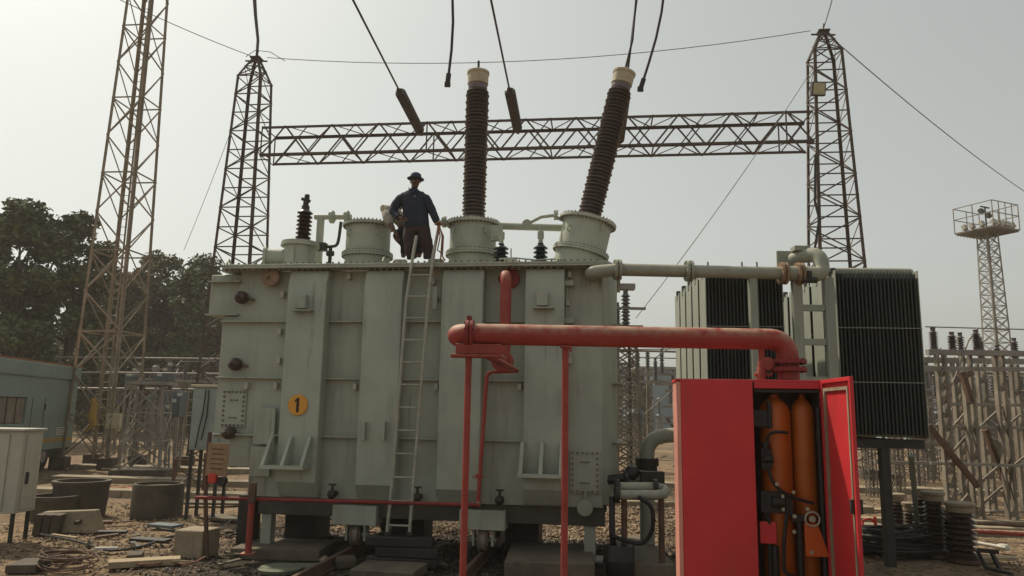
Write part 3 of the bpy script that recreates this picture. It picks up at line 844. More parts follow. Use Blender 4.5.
# the sleepers it stands on
zf = ladl[0].z - .045
for k_, (lb_, ln_, du, rz_) in enumerate((('lowest', 1.35, .0, .01), ('middle', 1.20, .08, -.03), ('top', 1.28, -.05, .02))):
    q = TW(-3.0 + du, -.26, 0)
    one('sleeper', MB().cbox((q.x, q.y, zf * (k_ + .5) / 3), (ln_ * .8, .18, zf / 3 - .006), TA + rz_), M['grime'], lb_ + ' dark timber sleeper in the stack under the ladder', 'sleeper', 'sleepers stacked under the ladder', bevel=.015)
# rope at the ladder head
rp = MB()
a = lw(439, 224, .06)
for k_ in range(4):
    sw = rng.uniform(-.08, .08)
    rp.tube([a + Vector((rng.uniform(-.03, .03), -.03, .02)), a + Vector((.06 + sw, -.06, -.22)), a + Vector((.04 + sw * 1.6, -.06, -.45 - .1 * k_)), a + Vector((.10 + sw, -.05, -.5 - .12 * k_))], .012, n=6)
rp.tube([a + Vector((math.cos(t) * .06, math.sin(t) * .06, .02 * math.sin(3 * t))) for t in [i * .7 for i in range(12)]], .014, n=6)
one('rope', rp, M['rope'], 'brown rope tied round the top of the ladder', 'rope')
# ------------------------------------------------------------------ people on the transformer cover
def skin(name, nodes, edges, mt, parent, sub=2, root=0):
    inv = WM.get(parent.name, Matrix()).inverted()
    me = bpy.data.meshes.new(name)
    me.from_pydata([tuple(inv @ Vector(n[0])) for n in nodes], edges, [])
    o = bpy.data.objects.new(name, me); COL.objects.link(o)
    o.parent = parent; WM[o.name] = WM.get(parent.name, Matrix())
    sk = o.modifiers.new('skin', 'SKIN'); sk.use_smooth_shade = True; sk.branch_smoothing = .6
    if not me.skin_vertices:
        bm = bmesh.new(); bm.from_mesh(me); bm.verts.layers.skin.verify(); bm.to_mesh(me); bm.free()
    for i, n in enumerate(nodes):
        r = n[1]
        me.skin_vertices[0].data[i].radius = (r, r)
        me.skin_vertices[0].data[i].use_root = (i == root)
    ss = o.modifiers.new('subsurf', 'SUBSURF'); ss.levels = sub; ss.render_levels = sub
    me.materials.append(mt)
    dg = bpy.context.evaluated_depsgraph_get()
    nm = bpy.data.meshes.new_from_object(o.evaluated_get(dg))
    o.modifiers.clear(); o.data = nm
    nm.shade_smooth()
    return o
ZT = FT + .066
def pw(px, py, v):
    q = TL(px, py, v); return TW(q.x, v, q.z)
ft = VA * -1.0                              # towards the viewer
def loft(mb, rings, n=20, wob=0.0, seed=1):  # rings: (centre, half width, half depth, forward lean of the ring's axis)
    rr_ = random.Random(seed)
    o = len(mb.v)
    for c, a, b in rings:
        for i in range(n):
            t = 2 * math.pi * i / n
            k_ = 1 + wob * math.sin(3 * t + c.z * 40) + rr_.uniform(-wob, wob) * .4
            mb.v.append(Vector(c) + UA * (math.cos(t) * a * k_) + ft * (math.sin(t) * b * k_))
    for k in range(len(rings) - 1):
        for i in range(n):
            j = (i + 1) % n
            mb.f.append((o + k * n + i, o + k * n + j, o + (k + 1) * n + j, o + (k + 1) * n + i))
    mb.f.append(tuple(o + i for i in range(n))); mb.f.append(tuple(o + (len(rings) - 1) * n + i for i in range(n)))
    return mb
V0 = .50
def q_(px, py, dv=0.0): return pw(px, py, V0 + dv)
base = TW(TL(417, 262, V0).x, V0, ZT)
per = thing('person', 'man in navy shirt and blue brimmed hat standing on the transformer cover', 'person', base, TA)
hd = q_(415.5, 182, -.05)
body = [(q_(416, 224), .12), (q_(415, 212), .11), (q_(413.5, 201), .12), (q_(413, 194), .09), (q_(413.8, 189.5, -.02), .056), (q_(414.8, 186, -.04), .060), (hd, .086), (q_(415.8, 178, -.05), .078),
        (q_(403, 199), .05), (q_(394, 208, -.02), .040), (q_(395, 214.5, -.09), .036), (q_(400, 217.5, -.16), .03), (q_(403, 218.5, -.19), .024),
        (q_(424, 199), .05), (q_(430.5, 209), .040), (q_(436, 220, -.03), .033), (q_(438.5, 226, -.06), .03),
        (q_(410, 229), .085), (q_(410, 243, -.06), .062), (q_(412, 257, .02), .045),
        (q_(422, 229), .085), (q_(427, 243, -.02), .062), (q_(428.5, 257, .0), .045)]
be = [(0, 1), (1, 2), (2, 3), (3, 4), (4, 5), (5, 6), (6, 7), (3, 8), (8, 9), (9, 10), (10, 11), (11, 12), (3, 13), (13, 14), (14, 15), (15, 16), (0, 17), (17, 18), (18, 19), (0, 20), (20, 21), (21, 22)]
skin('body', body, be, M['skin'], per)
MB().ball(hd + ft * .094 + Vector((0, 0, -.012)), .017, 8, (1, 1.2, 1.5)).ball(hd + UA * .086, .022, 8, (.5, .8, 1.2)).ball(hd - UA * .086, .022, 8, (.5, .8, 1.2)).ball(hd + ft * .03 + Vector((0, 0, -.075)), .05, 10, (1, 1, .7)).build('face', M['skin'], per)
k = MB()
for s_ in (-1, 1): k.ball(hd + ft * .080 + UA * .031 * s_ + Vector((0, 0, .016)), .011, 8)
k.build('eyes', M['inkblack'], per)
MB().beam(hd + ft * .084 - UA * .027 + Vector((0, 0, -.046)), hd + ft * .084 + UA * .027 + Vector((0, 0, -.046)), .012, .010).build('mouth', M['shoe'], per)
def fingers(hand, dirv, side, par, curl=.4):
    k = MB(); dirv = Vector(dirv).normalized(); side = Vector(side).normalized(); dn = dirv.cross(side).normalized()
    for i, l in enumerate((.065, .078, .072, .055)):
        b0 = hand + side * (i - 1.5) * .019 + dirv * .02
        k.tube([b0, b0 + dirv * l * .55, b0 + dirv * l * .9 + dn * l * curl], [.010, .009, .007], n=6)
    b0 = hand + side * -.034
    k.tube([b0, b0 + side * -.018 + dirv * .035, b0 + side * -.010 + dirv * .058], [.011, .010, .008], n=6)
    return k.build('hand_fingers', M['skin'], par)
fingers(q_(403, 218.5, -.19), UA * .9 + Vector((0, 0, -.3)), Vector((0, 0, 1)), per)
fingers(q_(438.5, 226, -.06), UA * .25 + Vector((0, 0, -1)), ft, per)
# loose long-sleeved shirt
k = MB()
loft(k, [(q_(416.5, 227.5), .222, .165), (q_(416.5, 222), .226, .165), (q_(416, 214), .218, .150), (q_(415, 206), .226, .150), (q_(414, 200), .236, .145), (q_(413.5, 196), .230, .13), (q_(413.3, 193), .185, .105), (q_(413.4, 191), .11, .085), (q_(413.6, 189.2, -.01), .075, .072)], 28, .03, 4)
def sleeve(mb, pts, rs, seed):
    pp = []; r2_ = []
    rr_ = random.Random(seed)
    for i in range(len(pts) - 1):
        for j in range(4):
            t = j / 4; pp.append(pts[i].lerp(pts[i + 1], t)); r2_.append((rs[i] * (1 - t) + rs[i + 1] * t) * (1 + rr_.uniform(-.07, .07)))
    pp.append(pts[-1]); r2_.append(rs[-1])
    mb.tube(pp, r2_, n=14)
sleeve(k, [q_(406, 197.5), q_(400.5, 199.5), q_(394.3, 207, -.01), q_(393.5, 212, -.04), q_(396.5, 215.5, -.10), q_(399, 217, -.15)], [.10, .092, .080, .074, .060, .052], 1)
sleeve(k, [q_(420, 197), q_(425.5, 199.5), q_(430.5, 208), q_(433.5, 214, -.01), q_(437, 222, -.04)], [.10, .092, .080, .070, .056], 2)
k.build('shirt', M['shirt'], per, sharp=80)
k = MB(); nk = q_(413.8, 190, -.02)
for s_ in (-1, 1):
    k.beam(nk + UA * .07 * s_ + ft * .05 + Vector((0, 0, .02)), nk + ft * .125 + UA * .02 * s_ + Vector((0, 0, -.10)), .010, .05, ft)
k.build('collar', M['hat'], per)
MB().ball(q_(414.8, 196.2, -.19), .011, 6).build('button', M['white'], per)
k = MB()
loft(k, [(q_(417, 223), .205, .145), (q_(417, 228), .215, .150), (q_(417, 233), .205, .14)], 24, .02, 6)
sleeve(k, [q_(411.5, 229), q_(409.5, 238, -.06), q_(410, 248, -.06), q_(412, 258.5, .02)], [.125, .108, .092, .086], 5)
sleeve(k, [q_(422.5, 229), q_(426, 239, -.02), q_(428, 249, -.01), q_(428.5, 258.5, 0)], [.125, .108, .092, .086], 6)
k.build('trousers', M['trousers'], per, sharp=80)
for px in (412, 428.5):
    q = q_(px, 262.0, 0); q.z = ZT
    MB().ball(q + ft * .06 + Vector((0, 0, .045)), .065, 12, (.75, 2.0, .7)).build('shoe', M['shoe'], per)
k = MB()
k.lathe(hd + Vector((0, 0, .052)), Vector((.05, .03, 1)), [(-.010, .086), (-.004, .145), (.004, .148), (.012, .100), (.05, .097), (.085, .086), (.108, .060), (.113, .02)], n=28)
k.build('hat', M['hat'], per)

# the second man, bent low behind him
V1 = 1.1
def r2(px, py, dv=0.0): return pw(px, py, V1 + dv)
p2 = thing('person', 'man in pale patterned shirt bending low behind the standing man', 'person', TW(TL(402, 262, V1).x, V1, ZT), TA)
b2 = [(r2(410, 232, .1), .12), (r2(402, 219), .12), (r2(393, 211), .10), (r2(389, 209, -.02), .05), (r2(393, 208, .12), .05), (r2(399, 207, .24), .085), (r2(401, 208, .28), .07),
      (r2(387.5, 217, -.2), .055), (r2(392, 227, -.3), .042), (r2(396, 233, -.34), .035), (r2(398, 237, -.36), .028),
      (r2(397, 235, -.15), .08), (r2(405, 245, -.05), .06), (r2(403, 258, .05), .045),
      (r2(420, 242, -.1), .08), (r2(419, 250, -.05), .06), (r2(419, 258, 0), .045)]
skin('body', b2, [(0, 1), (1, 2), (2, 3), (3, 4), (4, 5), (5, 6), (2, 7), (7, 8), (8, 9), (9, 10), (0, 11), (11, 12), (12, 13), (0, 14), (14, 15), (15, 16)], M['skin'], p2)
skin('shirt', [(r2(406, 226, .08), .155), (r2(399, 216), .17), (r2(388, 208.5), .185), (r2(384, 210, -.03), .15), (r2(387, 217, -.2), .095), (r2(391, 226, -.28), .075), (r2(381.8, 211.5, -.06), .06)], [(0, 1), (1, 2), (2, 3), (2, 4), (4, 5), (3, 6)], M['checked'], p2)
skin('trousers', [(r2(410, 231, .1), .15), (r2(396, 235, -.15), .105), (r2(405, 244, -.05), .085), (r2(403.5, 256, .05), .060), (r2(420, 242, -.1), .10), (r2(419, 249, -.05), .08), (r2(419, 256, 0), .066)], [(0, 1), (1, 2), (2, 3), (0, 4), (4, 5), (5, 6)], M['darkcloth'], p2)
for px in (403, 419):
    q = r2(px, 261, .05); q.z = ZT
    MB().ball(q + ft * .05 + Vector((0, 0, .045)), .06, 12, (.75, 2.0, .7)).build('shoe', M['shoe'], p2)
MB().ball(r2(398.5, 205, .24) + Vector((0, 0, .02)), .098, 12).build('hair', M['inkblack'], p2)
fingers(r2(398, 237, -.36), Vector((0, 0, -1)), UA, p2)
# ------------------------------------------------------------------ red fire pipe with its posts
YP = 7.64
pipe = thing('fire_pipe', 'thick red fire pipe on two posts, bending down into the red cabinet', 'pipe', (-.5, YP, 0))
pz = P(640, 337, YP).z
xr = P(788, 360, YP).x
cab_top = 2.655
xl = P(452, 338, YP).x
d = MB()
el = Vector((xl + .02, YP, pz))
far = TW(TL(503, 362, -.28).x, -.28, pz - .02)
pa = bend([Vector((xr, YP, cab_top + .02)), Vector((xr, YP, pz)), el, el.lerp(far, .35)], .24, 10)
d.tube(pa, .108, n=28)
d.build('main_pipe', M['redpipe'], pipe, sharp=50)
d = MB(); d.tube([el.lerp(far, .05), far], .085, n=20)
top = TW(TL(503, 281, -.1).x, -.10, TL(503, 281, -.1).z)
d.build('connecting_pipe', M['redpipe'], pipe)
d = MB()
pr = [far + Vector((0, 0, .0)) + VA * .0, far + VA * .16, Vector((far.x, far.y, 0)) + VA * .16 + Vector((0, 0, 4.44)), TW(TL(503, 281, .28).x, .29, 4.44)]
d.tube(bend(pr, .16, 8), .088, n=20)
rs = d.build('riser', M['redpipe'], pipe, sharp=50)
d = MB(); flange(d, far + VA * -.02, far - el, .165, .06, nb=12, rb=.14); flange(d, far + VA * -.085, far - el, .165, .05, nb=12, rb=.14)
d.build('pipe_flange', M['redpipe'], rs); d = MB()
q = TL(512, 277, .26); qq = TW(far.dot(UA) - TO.dot(UA), .27, 4.44)
flange(d, qq, VA, .165, .05, nb=10, rb=.14)
d.build('pipe_flange', M['redpipe'], rs)
d = MB()
fx = P(467, 337, YP).x
flange(d, (fx, YP, pz), (1, 0, 0), .145, .035, nb=10, rb=.126); flange(d, (fx + .045, YP, pz), (1, 0, 0), .145, .035, nb=10, rb=.126)
d.cbox((fx + .02, YP, pz + .16), (.05, .06, .05))
d.build('pipe_flange', M['redold'], pipe)
d = MB()
for z in (cab_top + .12, cab_top + .20):
    flange(d, (xr, YP, z), (0, 0, 1), .18, .04, nb=12, rb=.155)
d.build('pipe_flange', M['redold'], pipe)
for px, (xa, xb) in ((467, (-.05, .02)), (565, (0, 0))):
    x = P(px, 420, YP).x
    d = MB(); d.cyl((x, YP, 0), (x, YP, pz - .10), .034, n=14); d.cbox((x, YP, .01), (.2, .2, .02))
    s_ = d.build('support_post', M['redpipe'], pipe)
    d = MB()
    if px == 467:
        d.cbox((x + .10, YP, pz - .155), (.46, .16, .10)); d.cbox((x + .08, YP, pz - .225), (.52, .18, .03))
        d.build('bracket', M['redpipe'], s_, bevel=.005)
    else:
        d.cbox((x, YP, pz - .115), (.10, .14, .02)); d.cyl((x + .05, YP - .05, pz - .12), (x + .05, YP - .05, pz - .17), .012, n=8)
        d.build('bracket', M['redpipe'], s_)
d = MB(); x = P(762, 360, YP).x
d.cyl((x, YP, pz - .1), (x, YP, pz - .34), .032, n=10); d.cyl((x + .04, YP - .06, pz - .25), (x + .04, YP + .06, pz - .25), .065, n=14); d.cyl((x, YP, pz - .28), (x - .02, YP, pz - .42), .05, n=12); d.cyl((x - .08, YP, pz - .36), (x + .10, YP, pz - .36), .018, n=8)
d.build('drain_cock', M['redpipe'], pipe)
# thin sensing line
d = MB()
b0 = P(474, 347, YP); t1 = TW(TL(518, 371, -.30).x, -.30, TL(518, 371, -.30).z)
v1 = TW(TL(487, 372, -.30).x, -.30, TL(487, 372, -.30).z); v2 = TW(TL(478, 503, -.30).x, -.30, TL(478, 503, -.30).z)
d.tube(bend([b0, t1, v1, v2], .10), .030, n=10)
d.cyl(v2 + Vector((0, 0, .35)), v2 + Vector((0, 0, .42)), .045, n=10); d.cyl(v2 + Vector((-.09, 0, .38)), v2 + Vector((.09, 0, .38)), .012, n=8)
sl = one('sensing_pipe', d, M['redpipe'], 'slender red pipe zigzagging from below the thick pipe down the tank front', 'pipe', base=v2)
# low rail of red pipe along the front of the tank
d = MB()
a = P(196, 497.5, 12.0); b = P(253, 499, 11.9); c = P(478, 505, 11.15)
d.tube([a, b, c], .028, n=10)
low = thing('pipe_run', 'low red pipe running along the foot of the tank on a short post', 'pipe', (b.x, b.y, 0))
d.build('run', M['redold'], low)
d = MB(); pb = P(252, 498, 11.88); d.cyl((pb.x, pb.y, .10), (pb.x, pb.y, pb.z), .05, n=12); d.cbox((pb.x, pb.y, .12), (.2, .2, .02))
d.build('post', M['redpipe'], low)
d = MB(); d.cbox((pb.x + .02, pb.y - .05, pb.z + .08), (.10, .10, .3)); d.build('clamp', M['rust'], low, bevel=.01)
v2b = Vector((v2.x, v2.y, c.z))
d = MB(); d.cyl(c, v2, .028, n=10); d.build('joint', M['redpipe'], low)

# ------------------------------------------------------------------ red cabinet
x0, x1, xm = 1.634, 3.008, 2.35
Y0, Y1 = 7.42, 7.83
ZB, ZC = .42, 2.655
cab = thing('fire_cabinet', 'tall red fire-suppression cabinet with one door shut and one swung open', 'cabinet', ((x0 + x1) / 2, (Y0 + Y1) / 2, 0))
t = .02
d = MB()
d.box((x1 - t, Y0, ZB), (x1, Y1, ZC)); d.box((x0 + t, Y1 - t, ZB), (x1 - t, Y1, ZC - .025)); d.box((x0 + t, Y0, ZB), (x1 - t, Y1 - t, ZB + t))
d.box((xm + .02, Y0, ZC - .085), (x1 - t, Y0 + t, ZC - .025)); d.box((xm - .01, Y0 + .02, ZB + t), (xm + .005, Y0 + .06, ZC - .03))
d.build('shell', M['redcab'], cab, bevel=.004)
MB().box((x0 + t, Y0 + .001, ZC - .024), (x1 + .012, Y1 + .02, ZC)).box((x0 - .01, Y0 - .002, ZC - .03), (x0 + t, Y1 + .02, ZC + .001)).build('roof', M['redcab'], cab, bevel=.004)
MB().box((xm + .03, Y0 + .03, ZC - .12), (x1 - .03, Y0 + .055, ZC - .095)).build('gasket', M['dark'], cab)
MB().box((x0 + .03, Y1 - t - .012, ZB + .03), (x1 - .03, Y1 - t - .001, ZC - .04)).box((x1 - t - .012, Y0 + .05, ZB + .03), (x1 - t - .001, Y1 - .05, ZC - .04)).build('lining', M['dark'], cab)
dl = MB().box((x0 + .035, Y0 - .034, ZB + .02), (xm, Y0 - .012, ZC - .005)).box((x0 + .05, Y0 - .012, ZB + .04), (xm - .015, Y0 + .001, ZC - .03)).build('door', M['redcab'], cab, bevel=.005)
dl['label'] = 'closed flat red door'
MB().box((x0, Y0 - .001, ZB), (x0 + t - .001, Y1 + .001, ZC - .032)).box((x0 - .006, Y0 - .036, ZB), (x0 + .033, Y0 - .003, ZC - .034)).build('side_panel', M['redside'], cab, bevel=.004)  # sun-facing side, its brightness painted in
# open door, hinged on the right jamb
hv = Vector((x1 + .005, Y0 - .01, 0)); dd = Vector((.047, -1, 0)).normalized(); dn = Vector((-1, -.047, 0)).normalized()
W = .76
def dp(a, n, z): return hv + dd * a + dn * n + Vector((0, 0, z))
d = MB()
def dbox(mb, a0, a1, n0, n1, z0_, z1_):
    return mb.hexa([dp(a0, n0, z0_), dp(a1, n0, z0_), dp(a1, n1, z0_), dp(a0, n1, z0_)], [dp(a0, n0, z1_), dp(a1, n0, z1_), dp(a1, n1, z1_), dp(a0, n1, z1_)])
dbox(d, 0, W, -.004, 0, ZB, ZC)
for (a0, a1, z0_, z1_) in ((0, .035, ZB, ZC), (W - .035, W, ZB, ZC), (.035, W - .035, ZB, ZB + .035), (.035, W - .035, ZC - .035, ZC)):
    dbox(d, a0, a1, 0, .028, z0_, z1_)
do = d.build('door', M['redcab'], cab, bevel=.003)
do['label'] = 'open red door swung out on its hinge'
d = MB()
for (a0, a1, z0_, z1_) in ((.045, .075, ZB + .06, ZC - .08), (W - .11, W - .08, ZB + .06, ZC - .08), (.075, W - .11, ZC - .11, ZC - .08), (.075, W - .11, ZB + .06, ZB + .09)):
    dbox(d, a0, a1, .001, .022, z0_, z1_)
d.build('door_gasket', M['concrete'], do)
d = MB(); dbox(d, W - .10, W - .06, .022, .05, 1.5, 1.62); dbox(d, W - .10, W - .06, -.05, -.004, 1.5, 1.62); d.build('handle', M['dark'], do, bevel=.005)
MB().box((x0 + .03, Y0 + .05, 0), (x1 - .03, Y1 - .05, ZB - .001)).build('plinth', M['concrete'], cab, bevel=.01)
# what stands in it
def cylinder(x, y, r, label):
    t_ = thing('gas_cylinder', label, 'gas cylinder', (x, y, ZB + t), group='gas cylinders in the red cabinet')
    k = MB().lathe((x, y, ZB + t), (0, 0, 1), [(0, r * .9), (.03, r), (1.90, r), (1.97, r * .88), (2.02, r * .55), (2.05, r * .3), (2.08, r * .28)], n=32)
    k.build('bottle', M['orange'], t_)
    k = MB().cyl((x, y, ZB + t + 2.08), (x, y, ZB + t + 2.15), .03, n=12).cyl((x, y - .07, ZB + t + 2.11), (x, y + .03, ZB + t + 2.11), .018, n=10)
    k.build('valve', M['dark'], t_)
cylinder(2.60, 7.645, .150, 'wide orange gas cylinder in the red cabinet next to the shut door')
cylinder(2.87, 7.66, .112, 'slimmer orange gas cylinder in the red cabinet next to the open door')
cv = thing('control_valve', 'black valve gear with hoses in front of the orange cylinders', 'valve', (2.52, 7.471, ZB + t))
k = MB()
k.cbox((2.47, 7.471, 1.90), (.10, .05, .20)); k.cyl((2.47, 7.471, 1.98), (2.47, 7.471, 2.06), .040, n=14); k.cyl((2.44, 7.447, 1.90), (2.53, 7.447, 1.90), .035, n=12)
k.cbox((2.50, 7.471, 1.50), (.20, .06, .20)); k.cyl((2.50, 7.455, 1.50), (2.62, 7.455, 1.50), .055, n=14); k.cbox((2.66, 7.467, 1.48), (.07, .05, .20)); k.cyl((2.75, 7.471, .52), (2.75, 7.471, 1.36), .03, n=10); k.cbox((2.75, 7.46, 1.36), (.14, .05, .07)); k.cyl((2.52, 7.471, .5), (2.52, 7.471, 1.1), .035, n=10)
k.cyl((2.47, 7.471, ZB + t), (2.47, 7.471, 1.55), .020, n=8); k.cbox((2.42, 7.495, 2.28), (.16, .05, .16)); k.cbox((2.52, 7.495, 2.32), (.04, .05, .26)); k.cyl((2.965, 7.455, ZB + t), (2.965, 7.455, 2.4), .022, n=10)
k.build('valve_body', M['black'], cv, bevel=.006)
k = MB()
def hs_(a): 
    global k
    k.build('hose', M['black'], cv); k = MB()
k.tube(bend([(2.48, 7.455, 2.02), (2.49, 7.447, 2.13), (2.56, 7.447, 2.16), (2.68, 7.455, 2.15)], .08), .014, n=8); hs_(0)
k.tube(bend([(2.48, 7.455, 1.82), (2.52, 7.439, 1.66), (2.66, 7.431, 1.56), (2.88, 7.447, 1.50)], .12), .016, n=8); hs_(0)
k.tube(bend([(2.64, 7.447, 1.42), (2.60, 7.431, 1.20), (2.58, 7.431, .86), (2.74, 7.439, .82)], .12), .018, n=8); hs_(0)
k.tube(bend([(2.44, 7.463, 1.50), (2.43, 7.447, 1.40), (2.48, 7.447, 1.30)], .05), .012, n=8)
k.build('hose', M['black'], cv)
k = MB()
for (x, z) in ((2.55, 1.67), (2.70, 1.60), (2.70, 1.38), (2.82, 1.45), (2.69, 1.24), (2.84, 1.06)):
    MB().cyl((x, 7.435, z), (x, 7.423, z), .018, n=10).build('fitting', M['alu'], cv)
MB().cbox((2.60, 7.431, 1.50), (.025, .02, .15)).build('fitting', M['alu'], cv)
w = MB()
w.prism([(-.10, 0), (.17, 0), (.05, .30), (-.10, .30)], lambda a_, b_, d_: (2.87 + a_ * .8, d_, 1.02 + b_), 7.431, 7.515)
w.build('weight', M['orangebox'], cv, bevel=.008)
k = MB()
k.tube([(2.86 + math.cos(a_) * .065, 7.423, 1.36 + math.sin(a_) * .065) for a_ in [i * math.pi / 10 for i in range(21)]], .009, n=6)
k.cyl((2.86, 7.423, 1.36), (2.86, 7.447, 1.36), .03, n=10)
k.build('ring', M['alu'], cv)
MB().cbox((2.46, 7.47, 1.22), (.15, .04, .20)).build('tag_plate', M['redcab'], cv, bevel=.004)

# the whole cabinet stands turned a little
piv = Vector((x0, Y0, 0)); rot_ = Matrix.Rotation(R(-7), 3, 'Z')
for o in [c for c in COL.objects if c.parent is None and (c.name.startswith('fire_cabinet') or c.name.startswith('gas_cylinder') or c.name.startswith('control_valve'))]:
    o.location = piv + rot_ @ (Vector(o.location) - piv); o.rotation_euler.z = R(-7)
# ------------------------------------------------------------------ radiator bank
RA = R(-3)
RO = Vector((3.136, 12.0, 0))
def RW(a, b_, z):
    return RO + Vector((math.cos(RA) * a - math.sin(RA) * b_, math.sin(RA) * a + math.cos(RA) * b_, z))
rb = thing('radiator_bank', 'bank of tall dark finned oil radiators on a steel frame beside the tank', 'radiator', RO, RA)
ZB_, ZT_ = 2.0, 4.66
nf = 22
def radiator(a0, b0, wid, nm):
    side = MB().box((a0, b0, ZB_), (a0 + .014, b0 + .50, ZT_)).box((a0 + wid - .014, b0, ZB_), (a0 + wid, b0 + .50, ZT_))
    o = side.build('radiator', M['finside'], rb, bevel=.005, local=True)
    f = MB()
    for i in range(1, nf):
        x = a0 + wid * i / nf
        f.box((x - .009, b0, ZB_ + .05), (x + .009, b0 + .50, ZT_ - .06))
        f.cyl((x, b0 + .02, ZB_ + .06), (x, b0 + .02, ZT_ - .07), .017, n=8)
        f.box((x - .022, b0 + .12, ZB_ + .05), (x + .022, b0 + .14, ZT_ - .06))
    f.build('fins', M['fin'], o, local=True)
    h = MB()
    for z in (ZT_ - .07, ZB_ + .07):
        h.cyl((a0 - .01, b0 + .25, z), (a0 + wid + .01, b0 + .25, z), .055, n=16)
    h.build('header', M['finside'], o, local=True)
    h = MB()
    for z in (3.72, 2.86):
        h.cyl((a0, b0 - .012, z), (a0 + wid, b0 - .012, z), .007, n=6)
    h.build('tie_rod', M['finside'], o, local=True)
    h = MB()
    h.box((a0 - .02, b0 + .1, ZT_ - .02), (a0 + .05, b0 + .22, ZT_ + .05)); h.build('lifting_ear', M['dark'], o, local=True)
a2 = P(833, 290, 12.0).x - RO.x
wid = 1.24
for k in range(5):
    radiator(.0, k * .62, wid, 0)
for k in range(5):
    radiator(a2, k * .62, 1.31, 1)
# a ribbed top header over the right column
h = MB()
for i in range(26):
    x = a2 + 1.31 * (i + .5) / 26
    h.cyl((x - .02, .25, ZT_ + .005), (x + .02, .25, ZT_ + .005), .075, n=14)
h.cyl((a2 - .3, .25, ZT_ + .005), (a2 + 1.33, .25, ZT_ + .005), .060, n=16)
h.build('top_header', M['pipegrey'], rb, local=True)
# supporting frame
fr = MB()
for a in (.1, 1.15, a2 + .1, a2 + .70):
    for b in (.25, 2.7):
        MB().box((a - .07, b - .07, .05), (a + .07, b + .07, ZB_ - .161)).build('frame_leg', M['dark'], rb, bevel=.006, local=True)
for b in (.25, 2.7):
    fr.box((.0, b - .08, ZB_ - .16), (a2 + 1.31, b + .08, ZB_ - .02))
for a in (.1, 1.15, a2 + .1, a2 + 1.1):
    fr.box((a - .05, .33, ZB_ - .15), (a + .05, 2.62, ZB_ - .03))
fr.build('support_frame', M['dark'], rb, bevel=.006, local=True)
# pale ladder-like stand in the gap carrying the pipe
st = MB()
xs = (P(797, 300, 11.55).x, P(829, 300, 11.55).x)
for x in xs:
    st.box((x - .075, 11.50, 0), (x + .075, 11.60, 4.46))
for py in (308, 342, 380, 420, 460):
    z = P(812, py, 11.55).z
    st.box((xs[0] + .076, 11.52, z - .05), (xs[1] - .076, 11.58, z + .05))
stand = one('pipe_stand', st, M['finside'], 'pale grey stand with cross bars in the gap between the radiators', 'stand', bevel=.005)
x = P(753, 300, 11.5).x
ps = MB().box((x - .06, 11.44, 0), (x + .06, 11.56, 4.51)).box((x - .14, 11.40, 4.51), (x + .14, 11.60, 4.535))
one('pipe_post', ps, M['finside'], 'pale grey post under the oil pipe in front of the dark fins', 'post', bevel=.005)
# oil pipe
op = thing('oil_pipe', 'thick grey oil pipe from the tank top ending in a curled elbow', 'pipe', (TW(0, 0, 0)))
a = TW(TL(591, 273, .05).x, .30, TL(591, 273, .05).z + .0)
b = TW(TL(591, 273, .05).x, -.02, TL(591, 273, .05).z)
oz = P(700, 272, 11.5).z
c = Vector((P(618, 271, 11.42).x, 11.42, oz))
e1 = Vector((P(806, 272, 11.5).x, 11.5, oz))
e2 = Vector((P(819, 262, 11.6).x, 11.62, oz + .05)); e3 = Vector((P(814, 251, 11.9).x, 11.9, oz + .30)); e4 = Vector((P(800, 250, 12.2).x, 12.3, oz + .33))
k = MB().tube(bend([a, b, b + (c - b) * .5, c, Vector((c.x + 1.4, 11.46, oz)), e1 - Vector((.3, 0, 0))], .16, 8), .098, n=24)
k.build('main_pipe', M['pipegrey'], op, sharp=50)
k = MB().tube(bend([e1 - Vector((.3, 0, 0)), e1, Vector((e1.x + .26, 11.52, oz)), Vector((e1.x + .28, 11.6, oz + .34)), Vector((e1.x - .02, 11.9, oz + .36)), Vector((e1.x - .05, 12.25, oz + .10))], .22, 8), .118, n=24)
k.build('elbow', M['pipegrey'], op, sharp=50)
for px in (617, 688, 783, 799):
    k = MB(); x = P(px, 272, 11.5).x
    r_f = .165 if px < 783 else .175
    flange(k, (x - .03, 11.44 if px < 700 else 11.5, oz), (1, 0, 0), r_f, .04, nb=12); flange(k, (x + .03, 11.44 if px < 700 else 11.5, oz), (1, 0, 0), r_f, .04, nb=12)
    k.build('pipe_flange', M['rustflange'] if px > 780 else M['pipegrey'], op)
k = MB(); k.cbox((e1.x - .12, 12.0, oz + .26), (.30, .04, .42)); k.cbox((e1.x + .04, 11.8, oz + .46), (.24, .2, .08))
k.build('blank_plate', M['pipegrey'], op, bevel=.006)
k = MB(); q = P(809, 279, 11.4); k.cyl(q, q + Vector((0, 0, .12)), .05, n=10); k.cyl(q + Vector((-.1, 0, -.02)), q + Vector((.12, 0, -.02)), .045, n=10); k.build('drain_valve', M['dark'], op)
k = MB()
for px in (708, 742, 757): q = P(px, 267, 11.45); MB().cyl(q, q + Vector((0, 0, .08)), .012, n=6).build('vent_plug', M['dark'], op)
